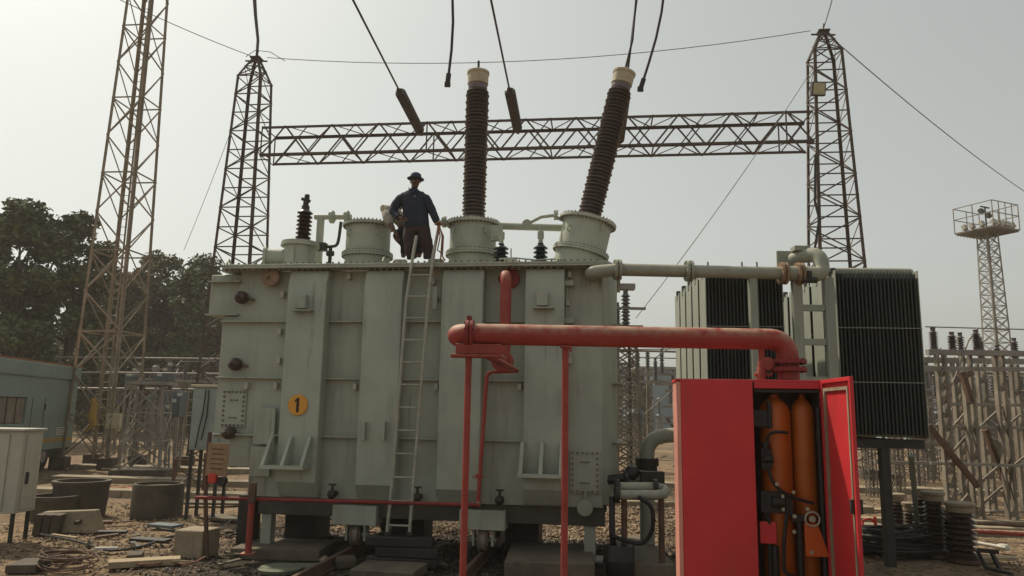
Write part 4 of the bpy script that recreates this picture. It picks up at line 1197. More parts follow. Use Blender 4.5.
# pipes and hoses low in the gap between tank and cabinet
lo = thing('return_pipe', 'pale green U-shaped oil pipe low in the gap by the tank corner', 'pipe', (P(640, 500, 11.6).x, 11.6, 0))
Yq = 11.6
u1 = P(618, 487, Yq); u2 = P(661, 487, Yq); u3 = P(661, 494.5, Yq); u4 = P(618, 494.5, Yq)
MB().tube([u1, P(655, 487, Yq), P(664, 489, Yq), P(666, 491, Yq - .1), P(664, 494, Yq - .15), P(655, 495, Yq - .15), P(618, 495, Yq - .15)], .072, n=16).build('pipe_loop', M['pipegrey'], lo)
MB().tube([P(625, 478, Yq + .4), P(645, 478, Yq + .4)], .06, n=14).build('upper_pipe', M['pipegrey'], lo)
k = MB()
for (px, py, dy) in ((617, 487, 0), (617, 495, -.15), (626, 478, .4), (641, 478, .4), (655, 487, 0)):
    MB_ = MB(); flange(MB_, P(px, py, Yq + dy), (1, 0, 0), .12, .06, nb=8); MB_.build('pipe_flange', M['grime'], lo)
k.ball(P(632, 473, Yq + .4), .12, 10); k.cyl(P(606, 480, Yq + .4), P(625, 478, Yq + .4), .07, n=12)
k.build('valve', M['grime'], lo); k = MB()
k.cbox(P(652, 478, Yq + .3), (.35, .2, .2)); k.cyl(P(658, 472, Yq + .3), P(658, 486, Yq + .3), .04, n=8)
k.build('valve', M['grime'], lo)
for px in (624, 661): 
    q = P(px, 497, Yq - .1); MB().cyl((q.x, q.y, 0), (q.x, q.y, q.z), .045, n=10).build('stand', M['rust'], lo)
gp = thing('elbow_pipe', 'olive pipe rising to a bend behind the closed red door edge', 'pipe', (P(647, 470, 13.2).x, 13.2, 0))
qq = [P(647, 505, 13.2), P(647, 437, 13.2), P(690, 434, 13.2)]
qq[0].z = .0
MB().tube(bend(qq, .32, 8), .125, n=20).build('pipe', M['pipegrey'], gp)
k = MB(); q = P(647, 462, 13.2); flange(k, q, (0, 0, 1), .2, .12, nb=10); q.z -= .35; k.cyl((q.x, q.y, q.z), (q.x, q.y, q.z + .3), .17, n=14)
k.build('pipe_flange', M['grime'], gp)
def hose(pts, r, label, mt='black'):
    k = MB().tube(bend(pts, .3, 6), r, n=10)
    one('hose', k, M[mt], label, 'hose', base=(pts[-1].x, pts[-1].y, 0))
g1 = P(612, 560, 11.2)
hose([P(612, 497, 11.5), P(612, 545, 11.3), G(622, 560, .05)], .045, 'black hose hanging straight down at the tank corner')
hose([P(638, 497, 11.3), P(652, 505, 11.3), P(654, 528, 11.3), P(644, 545, 11.4), P(625, 541, 11.3), P(613, 536, 11.3)], .032, 'black hose looping in the gap beside the cabinet')
q = G(622, 577, 0)
one('oil_drum', MB().lathe((q.x, q.y + .15, 0), (0, 0, 1), [(0, .20), (.02, .21), (.2, .21), (.21, .22), (.23, .21), (.40, .21), (.42, .2), (.42, .05)], n=24), M['grime'], 'low black oil drum on the ground below the hoses', 'drum')
# posts and dark legs under the bank to its right
q = G(872, 540, 0)
# ------------------------------------------------------------------ lattice steelwork
def lattice(mb, c, zs, halves, rot, leg, brc, pattern='K', t=.012, horiz=None):
    """four-legged tapered lattice: zs = panel heights, halves = half side at each"""
    c = Vector(c)
    def corner(k, i):
        a = rot + math.pi / 4 + k * math.pi / 2
        return Vector((c.x + math.cos(a) * halves[i] * math.sqrt(2), c.y + math.sin(a) * halves[i] * math.sqrt(2), zs[i]))
    n = len(zs)
    for k in range(4):
        for i in range(n - 1):
            p, q = corner(k, i), corner(k, i + 1)
            ctr = Vector((c.x, c.y, (p.z + q.z) / 2))
            mb.angle(p, q, leg, t * 1.4, ctr - (p + q) / 2)
        for i in range(n - 1):
            a0, a1 = corner(k, i), corner(k, i + 1)
            b0, b1 = corner((k + 1) % 4, i), corner((k + 1) % 4, i + 1)
            nrm = ((a0 + b0) / 2 - c); nrm.z = 0
            off = nrm.normalized() * .004
            if pattern == 'X' or (pattern == 'M' and i % 2 == 0):
                mb.beam(a0 + off, b1 + off, brc, t, nrm); mb.beam(b0 - off, a1 - off, brc, t, nrm)
            elif (i + k) % 2 == 0:
                mb.beam(a0 + off, b1 + off, brc, t, nrm)
            else:
                mb.beam(b0 - off, a1 - off, brc, t, nrm)
            if horiz is None or i % horiz == 0:
                mb.beam(a1, b1, brc, t, nrm)
    return mb
def spaced(z0, z1, n, h0, h1, p=1.0):
    zs = [z0 + (z1 - z0) * (i / n) ** p for i in range(n + 1)]
    return zs, [h0 + (h1 - h0) * (z - z0) / (z1 - z0) for z in zs]

# tall mast at the left
mc = Vector((-15.42, 29.0, 0))
mast = thing('lattice_mast', 'tallest rusty lattice mast rising out of the picture beyond the teal trailer', 'lattice tower', mc)
k = MB(); zs, hs = spaced(.35, 27.0, 17, .93, .41); lattice(k, mc, zs, hs, R(-6), .115, .06, 'M', .014, 2)
k.build('lattice', M['mast'], mast, sharp=20)
k = MB()
for s_ in (-.16, .16):
    k.tube([mc + Vector((s_, -.2, .3)), mc + Vector((s_ * .8, -.1, 26.5))], .035, n=6)
for i in range(80):
    z = .6 + i * .32; k.cyl(mc + Vector((-.15, -.18, z)), mc + Vector((.15, -.18, z)), .014, n=5)
k.build('climbing_ladder', M['mast'], mast)
for a in range(4):
    g_ = R(-6) + math.pi / 4 + a * math.pi / 2
    q = mc + Vector((math.cos(g_), math.sin(g_), 0)) * .93 * 1.414
    MB().cbox((q.x, q.y, .2), (.55, .55, .42), R(6)).build('footing', M['concdark'], mast, bevel=.03)
k = MB(); q = P(114, 421, 28.1); k.cbox(q, (.5, .18, .55)); k.beam(q + Vector((0, .1, 0)), q + Vector((-.2, .6, 0)), .06, .06)
k.build('junction_box', M['cream2'], mast, bevel=.01)
k = MB(); q = P(90, 416, 27.9)
k.tube([q + Vector((.06, 0, .65)), q + Vector((.12, 0, .3)), q + Vector((.05, 0, 0)), q + Vector((.15, 0, -.3)), q + Vector((-.1, 0, -.55))], [.08, .13, .16, .13, .05], n=8)
one('sling', k, M['yellow'], 'crumpled yellow sling hanging on the mast behind the trailer', 'sling')

# gantry: two lattice towers and a beam
gl, grr = Vector((-11.80, 32.0, 0)), Vector((12.75, 29.0, 0))
gdir = (grr - gl).normalized(); grot = math.atan2(gdir.y, gdir.x)
gan = thing('line_gantry', 'wide lattice line gantry of two peaked towers joined by a long beam above the transformer', 'gantry', gl, 0)
def tower(c, dz, name):
    k = MB()
    zs, hs = spaced(.3, 16.9 + dz, 19, 1.12, .575)
    lattice(k, c, zs, hs, grot, .115, .055, 'K', .014)
    lattice(k, c, [16.9 + dz, 17.45 + dz, 17.95 + dz], [.585, .36, .15], grot, .10, .05, 'X', .012)
    k.cbox(c + Vector((0, 0, 17.97 + dz)), (.46, .46, .06), grot); k.cyl(c + Vector((0, 0, 18 + dz)), c + Vector((.05, 0, 18.35 + dz)), .03, n=6)
    k.beam(c + Vector((-.5, 0, 17.85 + dz)), c + Vector((.5, 0, 17.85 + dz)), .07, .05)
    o = k.build('tower', M['lattice'], gan, sharp=20); o['label'] = name
    f = MB()
    for a in range(4):
        g_ = grot + math.pi / 4 + a * math.pi / 2
        q = c + Vector((math.cos(g_), math.sin(g_), 0)) * 1.15 * 1.414
        f.cbox((q.x, q.y, .16), (.6, .6, .34), grot)
    f.build('footing', M['concdark'], o, bevel=.03)
    return o
ta = tower(gl, 0, 'peaked lattice tower partly hidden by the tank end'); tb = tower(grr, .15, 'peaked lattice tower with a floodlight')
q = P(818, 89, 28.3)
k = MB(); k.cbox(q, (.56, .22, .56), 0, R(16)); k.beam(q + Vector((-.3, .1, .1)), q + Vector((.4, .5, .1)), .06, .06)
fl_ = k.build('floodlight', M['dark'], tb, bevel=.02)
k = MB(); k.cbox(q + Vector((0, -.108, -.03)), (.46, .03, .46), 0, R(16)); k.build('lens', M['lampglass'], fl_)
# beam
pn = gdir.cross(Vector((0, 0, 1))).normalized()       # towards the camera
if pn.y > 0: pn = -pn
zt = 14.44; zb_ = 13.10
A0 = gl + gdir * .85; A1 = grr - gdir * .75
def bp(s, side, z): return A0.lerp(A1, s) + pn * (.66 * side) + Vector((0, 0, z))
k = MB()
for side in (-1, 1):
    for z in (zb_, zt):
        ctr = -pn * side + Vector((0, 0, (1 if z == zb_ else -1)))
        k.angle(bp(0, side, z), bp(1, side, z), .115, .016, ctr)
N_ = 22
for i in range(N_):
    s0, s1 = i / N_, (i + 1) / N_
    f = i % 2 == 0
    for side in (-1, 1):
        k.beam(bp(s0, side, zb_ if f else zt), bp(s1, side, zt if f else zb_), .075, .012, pn)
        k.beam(bp(s0, side, zt if f else zb_) + pn * .013, bp(s1, side, zb_ if f else zt) + pn * .013, .05, .012, pn) if i % 2 == 1 else None
        if i % 7 == 0: k.beam(bp(s0, side, zb_), bp(s0, side, zt), .06, .012, pn)
    for z in (zb_, zt):
        k.beam(bp(s0, -1 if f else 1, z), bp(s1, 1 if f else -1, z), .06, .012)
        k.beam(bp(s1, 1 if f else -1, z - .006), bp(min(1, s1 + 1 / N_ * .98), -1 if f else 1, z - .006), .045, .012) if i % 2 == 0 and i < N_ - 1 else None
    if i % 4 == 0:
        k.beam(bp(s0, -1, zb_ + .01), bp(s0, 1, zb_ + .01), .06, .012); k.beam(bp(s0, -1, zt + .01), bp(s0, 1, zt + .01), .06, .012)
k.build('beam', M['lattice'], gan, sharp=20)

# insulator strings, conductors and hanging leads
def wire(pts, r, label, mt='cable', name='overhead_wire', n=8, group=None, cat='wire'):
    k = MB().tube(pts, r, n=n)
    return one(name, k, M[mt], label, cat, group, base=(pts[0].x, pts[0].y, min(p.z for p in pts)))
def sagline(a, b, sag, n=18):
    return [a.lerp(b, i / n) - Vector((0, 0, 4 * sag * (i / n) * (1 - i / n))) for i in range(n + 1)]
attach = [(421, 133), (518, 131), (619, 143)]
ends = [(353, 0), (491, 0), (636.5, 0)]
names = ['string above the standing man, next to the upright bushing', 'string between the two tall bushings', 'string half hidden by the leaning bushing']
ldir = Vector((-math.sin(R(4.8)) * -1, -math.cos(R(4.8)), 0))
CONDUCT = []
for i, ((ax, ay), (ex, ey)) in enumerate(zip(attach, ends)):
    s = (ax - 268) / (807 - 268)
    st_ = bp(min(max(s, 0), 1), 1, 0); A = P(ax, ay, st_.y - .05)
    E = P(ex, ey, 19.0)
    d_ = (E - A)
    L_ = d_.length
    u_ = d_.normalized()
    Ls = [4.3, 4.0, 4.0][i]
    Bp = A + u_ * .35; Cp = Bp + u_ * Ls
    it = thing('insulator_string', 'dark strain insulator ' + names[i], 'insulator', A, 0, 'strain insulators on the gantry beam')
    MB().lathe(Bp, u_, [(0, .05)] + [(t, r) for t, r in shed_profile(19, Ls, .075, .205)] + [(Ls + .02, .04)], n=16).build('discs', M['porcelain2'], it, sharp=60)
    MB().cyl(A, Bp, .035, n=8).cbox(A, (.12, .2, .2)).build('shackle', M['rust'], it)
    MB().cyl(Cp - u_ * .05, Cp + u_ * .3, .05, n=8).cbox(Cp + u_ * .1, (.2, .2, .12)).build('clamp', M['dark'], it)
    beyond = A + u_ * (L_ * 2.3)
    wire([Cp + u_ * .1, A + u_ * L_, beyond], .033, 'heavy conductor running overhead from the ' + names[i], group='conductors above the yard')
    CONDUCT.append((A, u_))
# jumper plates hanging by the strings
# hanging leads
def on_cond(i, Y):
    A, u_ = CONDUCT[i]
    return A + u_ * ((Y - A.y) / u_.y)
YL = 13.2
def lead(pts, i, label):
    t = on_cond(i, YL)
    path = [P(x, y, YL) for x, y in pts]
    k = MB()
    full = path[:]
    full.append(Vector((t.x, t.y, t.z)))
    sm = []
    for a, b in zip(full, full[1:]):
        sm += [a.lerp(b, j / 4) for j in range(4)]
    sm.append(full[-1])
    w_ = thing('hanging_lead', label, 'cable', (full[0].x, full[0].y, full[0].z))
    k.tube(sm, .026, n=8).build('cable', M['cable'], w_)
    d_ = (path[0] - path[1]).normalized()
    MB().beam(path[0] - d_ * .05, path[0] + d_ * .14, .09, .045, (0, 1, 0)).cbox(path[0] + d_ * .17, (.11, .06, .09)).build('clamp', M['dark'], w_, bevel=.006)
lead([(448.5, 76), (451.5, 50), (453, 22), (452.5, 0)], 1, 'loose black lead ending beside the upright bushing cap')
lead([(643, 81), (649, 62), (656, 38), (661.5, 12), (663, 0)], 2, 'loose black lead curving down beside the leaning bushing cap')
bt2 = TW(*BT2)
t = on_cond(2, 12.4)
wire([bt2, P(632.5, 40, bt2.y - .05), P(636, 0, bt2.y - .1), Vector((P(639, -60, bt2.y).x, bt2.y - .15, 12.6))], .02, 'lead rising from the pin of the leaning bushing', name='jumper_lead', cat='cable')
apexl = gl + Vector((0, 0, 18.0)); apexr = grr + Vector((0, 0, 18.2))
wire([apexl, P(258, 40, 29), P(255.5, 15, 25), P(254, -10, 22), P(252, -60, 18)], .06, 'thick cable climbing from the peak of the tower behind the tank')
wire(sagline(apexl, P(60, -30, 24), .15), .016, 'thin earth wire slanting up towards the tall mast', 'wire')
wire(sagline(apexl + gdir * .5, apexr - gdir * .5, .75), .016, 'thin earth wire sagging between the two gantry peaks', 'wire')
wire([apexl + Vector((-.5, 0, .05)), apexl + Vector((-.1, 0, .38)), apexl + Vector((.6, 0, .30)), apexl + Vector((1.3, 0, -.12))], .016, 'short looped wire over the peak of the tower behind the tank', 'wire')
wire(sagline(apexr, P(1060, 214, 52), .5), .022, 'thin wire falling from the floodlit tower past the watch platform', 'wire')
wire(sagline(apexr, P(842, -40, 20), .1), .018, 'thin wire rising steeply from the floodlit tower peak', 'wire')
wire(sagline(grr + Vector((-.6, -.3, 16.4)), P(636, 318, 27), .25), .014, 'thin stay wire slanting from the floodlit tower down behind the oil pipe', 'wire')
wire(sagline(gl + Vector((-.9, 0, 14.5)), P(184, 250, 36), .1), .012, 'faint wire beside the tower behind the tank end', 'wire')
# loose conduit dangling down the floodlit tower
wire([grr + Vector((-1.0, -1.0, 12.4)), grr + Vector((-1.15, -1.1, 10.5)), grr + Vector((-1.02, -1.1, 9.8)), grr + Vector((-1.35, -1.2, 8.3)), grr + Vector((-1.1, -1.1, 7.6))], .05, 'dark loose cable dangling down the floodlit tower', name='dangling_cable', cat='cable')

# light tower with a railed platform far right
lc = Vector((P(993, 300, 50).x, 50.0, 0))
pzt = P(988, 232, 50).z
lt = thing('light_tower', 'slim lattice tower topped by a railed lamp platform', 'lattice tower', lc)
k = MB(); zs, hs = spaced(0, pzt - .2, 18, .70, .46); lattice(k, lc, zs, hs, R(10), .11, .06, 'X', .014)
k.build('lattice', M['farsteel'], lt, sharp=20)
k = MB(); PS = 1.36; rz = R(24)
k.cbox(lc + Vector((0, 0, pzt)), (PS * 2, PS * 2, .10), rz)
for i in range(8): k.cbox(lc + Vector((0, 0, pzt - .1)) + Matrix.Rotation(rz, 3, 'Z') @ Vector((-PS + .2 + i * PS * 2 / 8, 0, 0)), (.06, PS * 2, .10), rz)
pl = k.build('platform', M['farsteel'], lt)
k = MB()
def pc(x, y, z): return lc + Matrix.Rotation(rz, 3, 'Z') @ Vector((x * PS, y * PS, 0)) + Vector((0, 0, pzt + z))
H_ = 1.75
for (x, y) in ((-1, -1), (0, -1), (1, -1), (1, 0), (1, 1), (0, 1), (-1, 1), (-1, 0), (-.5, -1), (.5, -1)):
    k.beam(pc(x, y, 0), pc(x, y, H_), .05, .05)
for z in (H_, H_ * .55):
    for (a, b) in (((-1, -1), (1, -1)), ((1, -1), (1, 1)), ((1, 1), (-1, 1)), ((-1, 1), (-1, -1))):
        k.beam(pc(*a, z), pc(*b, z), .05, .05)
k.build('railing', M['farsteel'], pl)
for (x, y, z) in ((-.8, -.9, .3), (-.45, -.9, .3), (-.1, -.9, .3), (.25, -.9, .3), (.6, -.9, .3), (.9, -.5, .3), (-.95, -.4, .3), (-.95, .1, .3), (-.95, .5, .3), (-.3, 0, 1.4), (.7, .3, 1.4)):
    q = pc(x, y, z); MB().cbox(q, (.34, .26, .36), rz, R(-25)).build('floodlight', M['dark'] if z > 1 else M['kiosk'], pl, bevel=.02)
k = MB(); k.cbox(pc(0, 0, 1.75), (.9, .08, .08), rz); k.cyl(pc(0, 0, 0), pc(0, 0, 1.75), .05, n=6); k.build('lamp_bracket', M['dark'], pl)
# ------------------------------------------------------------------ left side of the yard
# trailer
ta_ = Vector((-16.55, 29.0, 0)); tdir = Vector((.16, -1, 0)).normalized(); tn_ = Vector((-1, -.16, 0)).normalized()
trl = thing('trailer', 'teal box trailer with an orange stripe and a curtained side opening', 'trailer', ta_)
def tp(a, n, z): return ta_ + tdir * a + tn_ * n + Vector((0, 0, z))
def tbox(mb, a0, a1, n0, n1, z0, z1):
    return mb.hexa([tp(a0, n0, z0), tp(a1, n0, z0), tp(a1, n1, z0), tp(a0, n1, z0)], [tp(a0, n0, z1), tp(a1, n0, z1), tp(a1, n1, z1), tp(a0, n1, z1)])
TLn = 12.0
k = MB(); tbox(k, 0, 4.0, 0, 2.3, .72, 3.42); tbox(k, 4.0, 6.6, 0, 2.3, .72, 1.66); tbox(k, 4.0, 6.6, 0, 2.3, 2.50, 3.42); tbox(k, 6.6, TLn, 0, 2.3, .72, 3.42); tbox(k, 4.0, 6.6, 1.0, 2.3, 1.66, 2.5)
k.build('body', M['teal'], trl, bevel=.02)
k = MB(); tbox(k, -.06, TLn + .1, -.07, 2.37, 3.18, 3.70); k.build('roof', M['teal'], trl, bevel=.06)
k = MB(); tbox(k, -.07, TLn + .1, -.075, 2.2, 3.701, 3.73); k.build('roof_top', M['orangesheet'], trl)
k = MB(); tbox(k, .1, TLn, -.008, .0, .98, 1.10); k.build('stripe', M['yellow'], trl)
k = MB()
for i in range(3): tbox(k, 4.05 + i * .6, 4.55 + i * .6, .06, .09, 1.68, 2.48)
k.build('curtain', M['curtain'], trl)
MB()
k = MB(); tbox(k, 5.85, 6.58, .3, .33, 1.68, 2.48); k.build('window', M['glass'], trl)
k = MB(); tbox(k, 2.68, 2.70, -.012, -.001, 1.1, 2.5); tbox(k, 3.6, 3.62, -.012, -.001, 1.1, 2.5); tbox(k, 2.6, 2.66, -.03, -.001, 2.1, 2.3); k.build('door_seam', M['dark'], trl)
k = MB(); tbox(k, .8, 1.5, -.014, -.009, 1.2, 1.48); pl_ = k.build('plate', M['white'], trl)
k = MB()
for j in range(3): tbox(k, .86, 1.44, -.019, -.0145, 1.25 + j * .08, 1.28 + j * .08)
k.build('plate_lines', M['bluebox'], pl_)
k = MB(); tbox(k, .05, TLn, .15, 2.2, .42, .715); tbox(k, -.05, .05, .1, 2.2, .62, .78); k.build('chassis', M['dark'], trl)
MB().hexa([tp(-.061, .05, .85), tp(-.03, .05, .85), tp(-.03, .35, .85), tp(-.061, .35, .85)], [tp(-.061, .05, 1.05), tp(-.03, .05, 1.05), tp(-.03, .35, 1.05), tp(-.061, .35, 1.05)]).build('tail_lamp', M['redcloth'], trl)
for a in (2.2, 3.3, 8.2):
    q = tp(a, .05, .48)
    w = MB().lathe(q, tn_, [(0, .1), (0, .25), (.02, .28), (.02, .44), (.05, .48), (.26, .48), (.3, .44), (.3, .1)], n=24).build('wheel', M['black'], trl)
    MB().lathe(q + tn_ * -.005, tn_, [(0, .06), (.0, .20), (.03, .25), (.05, .1)], n=16).build('rim', M['farsteel'], w)
# grey kiosk close on the left
c0 = P(19.5, 470, 13.0)
kz0, kz1 = P(10, 514, 13).z, P(10, 431, 13).z
kx = P(19.5, 470, 13).x
kk = thing('kiosk', 'pale grey metal kiosk on thin legs in front of the teal trailer', 'kiosk', (kx - .5, 13.3, 0))
k = MB().box((kx - 1.1, 13.0, kz0), (kx, 13.55, kz1)); k.build('body', M['kiosk'], kk, bevel=.012)
MB().box((kx - 1.14, 12.95, kz1), (kx + .04, 13.6, kz1 + .04)).build('roof', M['kiosk'], kk, bevel=.006)
k = MB().box((kx - 1.05, 12.975, kz0 + .05), (kx - .22, 12.999, kz1 - .05)).box((kx + .001, 13.1, kz0 + .05), (kx + .02, 13.48, kz1 - .06)); dr = k.build('door', M['kiosk'], kk, bevel=.006)
MB().box((kx + .021, 13.15, .95), (kx + .05, 13.2, 1.15)).build('handle', M['dark'], dr)
k = MB()
for z in (.1, .15, .2, .25): k.box((kx + .02, 13.2, kz0 + z), (kx + .028, 13.4, kz0 + z + .015))
k.build('louvre', M['kiosk'], dr)
k = MB()
for (x, y) in ((kx - .95, 13.08), (kx - .07, 13.08), (kx - .95, 13.48), (kx - .07, 13.48)): k.box((x - .025, y - .025, 0), (x + .025, y + .025, kz0 - .001))
k.build('leg', M['dark'], kk)
# concrete rings
def ring(px, py, pyt, wpx, label, mt='concdark', plain=False):
    q = G(px, py); s = q.y / FPX
    h = P(px, pyt, q.y).z; r = wpx * s / 2
    q = q + Vector((0, r * .8, 0))
    k = MB().lathe((q.x, q.y, -.02), (0, 0, 1), [(0, r * .93), (h * .5, r * .98), (h - .08, r), (h - .08, r * 1.06), (h, r * 1.06), (h, r * .88), (h - .3, r * .86), (h - .35, .02)] if not plain else [(0, r), (h - .03, r * .99), (h, r * .97), (h, r * .86), (h - .06, r * .85), (h - .07, .02)], n=40)
    return one('concrete_ring', k, M[mt], label, 'concrete ring', 'concrete rings in the yard', base=(q.x, q.y, -.02))
ring(67, 517, 481, 50, 'concrete ring with a raised rim, open at the top, behind the grey block')
ring(147, 518, 484, 48, 'concrete ring filled to the brim, standing alone on the gravel', 'concdark', True)
ring(42, 521, 496, 42, 'low concrete ring half hidden by the kiosk and the block')
# concrete blocks and slabs
def slab(px0, px1, py_f, py_b, h, label, mt='slab', rz=0.0, name='concrete_slab', cat='slab', group=None):
    a, b, c = G(px0, py_f), G(px1, py_f), G((px0 + px1) / 2, py_b)
    dep = max(.2, c.y - (a.y + b.y) / 2)
    w = (b - a).length
    ctr = (a + b) / 2 + Vector((0, dep / 2, 0))
    k = MB().cbox((ctr.x, ctr.y, h / 2 - .02), (w, dep, h + .04), rz)
    return one(name, k, M[mt], label, cat, group, bevel=.015)
q = G(64, 534)
k = MB()
k.hexa([q + Vector((-.55, 0, 0)), q + Vector((.52, .1, 0)), q + Vector((.52, .45, 0)), q + Vector((-.55, .4, 0))], [q + Vector((-.5, .12, .36)), q + Vector((.42, .2, .40)), q + Vector((.42, .35, .40)), q + Vector((-.5, .28, .36))])
blk = one('concrete_block', k, M['concrete'], 'pale sloping concrete block with two holes in front of the rimmed ring', 'block', bevel=.02)
k = MB()
for dx in (-.22, .22): k.cyl((dx, -.25, .19), (dx + .01, -.04, .21), .035, n=10)
k.build('bolt_hole', M['dark'], blk, local=True)
q = G(43, 535); k = MB()
for i in range(3): k.cbox(q + Vector((-.12 + i * .15, .1, .17)), (.12, .3, .36), R(10), 0, R(6))
one('stone_slabs', k, M['concdark'], 'leaning stone slabs at the end of the sloping concrete block', 'stone')
q = G(189, 558); q2 = P(189, 530, q.y + .3)
blk2 = one('concrete_block', MB().cbox((q.x, q.y + .26, .19), (.50, .46, .42), R(-14)), M['concrete'], 'square concrete block at the foot of the sign post', 'block', bevel=.02)
one('concrete_slab', MB().cbox(G(145, 562, .05), (.95, .26, .09), R(24)), M['wood'], 'pale plank lying on the gravel before the square block', 'plank', bevel=.008)
slab(229, 322, 558, 546, .13, 'thin slab carrying the short red post', 'slab', R(-3))
slab(357, 424, 579, 556, .10, 'pair of worn slabs lying between the two rails', 'slab', R(-10))
slab(508, 598, 579, 557, .22, 'thick concrete slab behind the red post nearest the cabinet', 'slab', R(-4))
slab(634, 676, 576, 545, .16, 'concrete slab beside the oil drum and the cabinet edge', 'slab')
slab(2, 32, 571, 563, .08, 'thin concrete slab in the near gravel beside the cable coil', 'concdark', R(8))
slab(122, 136, 562, 557, .10, 'broken concrete lump beside the pale plank', 'concdark', R(20))
q = G(280, 569, .03); one('manhole_lid', MB().lathe((q.x, q.y, 0), (0, 0, 1), [(0, .30), (.05, .31), (.06, .29)], n=36), M['greendisc'], 'round pale green lid lying in front of the slab', 'lid')
q = G(311, 566, .03); one('metal_plate', MB().cbox((q.x, q.y, .03), (.45, .32, .03), R(12)), M['greendisc'], 'flat plate lying beside the round green lid', 'plate')
q = G(345, 565, .03); one('stone_lump', MB().cbox((q.x, q.y, .07), (.32, .22, .16), R(20), R(8)), M['concdark'], 'grey stone lump beside the rail near the ladder', 'stone', bevel=.04)
# sign post
sp = thing('sign_post', 'thin rusty post with a brown notice board and a red lamp', 'sign', (G(207, 558)))
b0 = G(207, 558); zt_ = P(208, 430, b0.y).z
k = MB().tube([b0, P(205.5, 500, b0.y), P(206, 475, b0.y), P(210, 432, b0.y)], .035, n=8); k.build('post', M['rust'], sp)
q = P(217.5, 459.5, b0.y - .06)
bd = MB().cbox(q, (.33, .02, .50), 0, 0, R(2)).build('board', M['brownsign'], sp, bevel=.003)
k = MB()
for i in range(5): k.cbox(q + Vector((0, -.013, .16 - i * .075)), (.20 - .02 * (i % 2), .003, .016), 0, 0, R(2))
k.build('board_writing', M['rust'], bd)
q = P(213, 478, b0.y - .04); MB().cbox(q, (.13, .12, .15)).build('lamp', M['redcloth'], sp, bevel=.02)
q = P(222, 481, b0.y + .02); MB().lathe(q - Vector((0, .05, 0)), (0, 1, 0), [(0, .07), (.05, .085), (.12, .07)], n=16).build('lamp_socket', M['dark'], sp)
# pale blue cabinet at the tank end
q = P(204, 445, 16.0); z1 = P(204, 387, 16.0).z; x0_, x1_ = P(191, 420, 16).x, P(222, 420, 16).x
pc_ = thing('control_cabinet', 'pale blue control cabinet beside the tank end', 'cabinet', ((x0_ + x1_) / 2, 16.3, 0))
zb0 = P(204, 450, 16).z
MB().box((x0_, 16.0, zb0), (x1_, 16.6, z1)).build('body', M['tealpale'], pc_, bevel=.01)
MB().box((x0_ - .04, 15.95, z1), (x1_ + .04, 16.65, z1 + .05)).build('roof', M['cream2'], pc_, bevel=.006)
MB().box((x0_ + .04, 15.978, zb0 + .05), (x1_ - .04, 15.999, z1 - .05)).build('door', M['tealpale'], pc_, bevel=.004)
k = MB()
for (x, y) in ((x0_ + .05, 16.05), (x1_ - .05, 16.05), (x0_ + .05, 16.55), (x1_ - .05, 16.55)): k.box((x - .03, y - .03, 0), (x + .03, y + .03, zb0 - .001))
k.build('leg', M['dark'], pc_)
k = MB(); k.tube([P(206, 390, 15.94), P(203, 412, 15.94), P(199, 428, 15.94), P(195, 448, 15.94)], .012, n=6); k.tube([P(209, 390, 15.94), P(207, 415, 15.94), P(201, 440, 15.94)], .012, n=6); k.build('cable', M['black'], pc_)
# low lattice barrier by the sign
k = MB(); a = G(172, 496); b = G(203, 494)
for p_ in (a, b): k.beam(p_, p_ + Vector((0, 0, .95)), .07, .07)
k.beam(a + Vector((0, 0, .15)), b + Vector((0, 0, .8)), .05, .03); k.beam(a + Vector((0, 0, .8)), b + Vector((0, 0, .15)), .05, .03); k.beam(a + Vector((0, 0, .9)), b + Vector((0, 0, .9)), .05, .05)
one('barrier', k, M['rust'], 'low rusty cross-braced barrier between the lone ring and the sign', 'barrier')
# coils and loose cables
def coil(c, r0, r1, n, h, label, mt='black', rt=.018, sq=.6):
    k = MB(); rr_ = random.Random(int(abs(c.x) * 100))
    for i in range(n):
        r = r0 + (r1 - r0) * rr_.random(); ph = rr_.uniform(0, 6.3); dx, dy = rr_.uniform(-.09, .09), rr_.uniform(-.08, .08); tz = rr_.uniform(-.09, .09)
        zz = .02 + h * i / n
        k.tube([(c.x + dx + math.cos(t) * r, c.y + dy + math.sin(t) * r * sq, max(.015, zz + math.sin(t + ph) * tz)) for t in [j * math.pi / 12 for j in range(25)]], rt, n=6, caps=False)
    return one('cable_coil', k, M[mt], label, 'cable coil')
q = G(52, 572); coil(q + Vector((0, .35, 0)), .14, .40, 15, .16, 'tangled dark cable coil lying in the gravel beside the thin slab', 'rust', .010, .8)
def ground_cable(pts, r, label, mt='black'):
    ps = [G(x, y, r) for x, y in pts]; ps = [Vector((p.x, p.y, r + .03 + .02 * math.sin(i * 2.1))) for i, p in enumerate(ps)]
    one('loose_cable', MB().tube(bend(ps, .4, 5), r, n=6), M[mt], label, 'cable')
ground_cable([(40, 536), (80, 545), (110, 553), (145, 548), (165, 540), (180, 536)], .018, 'dark cable snaking over the gravel past the sloping block')
ground_cable([(215, 535), (225, 528), (236, 516), (238, 523), (240, 510)], .015, 'thin cable bent up beside the tank end')
ground_cable([(95, 486), (110, 491), (125, 489), (140, 492)], .05, 'crumpled orange hose lying on the trench cover', 'orangesheet')
ground_cable([(130, 566), (150, 568), (170, 563), (190, 567), (205, 560)], .015, 'dark red cord on the gravel before the square block', 'rope')
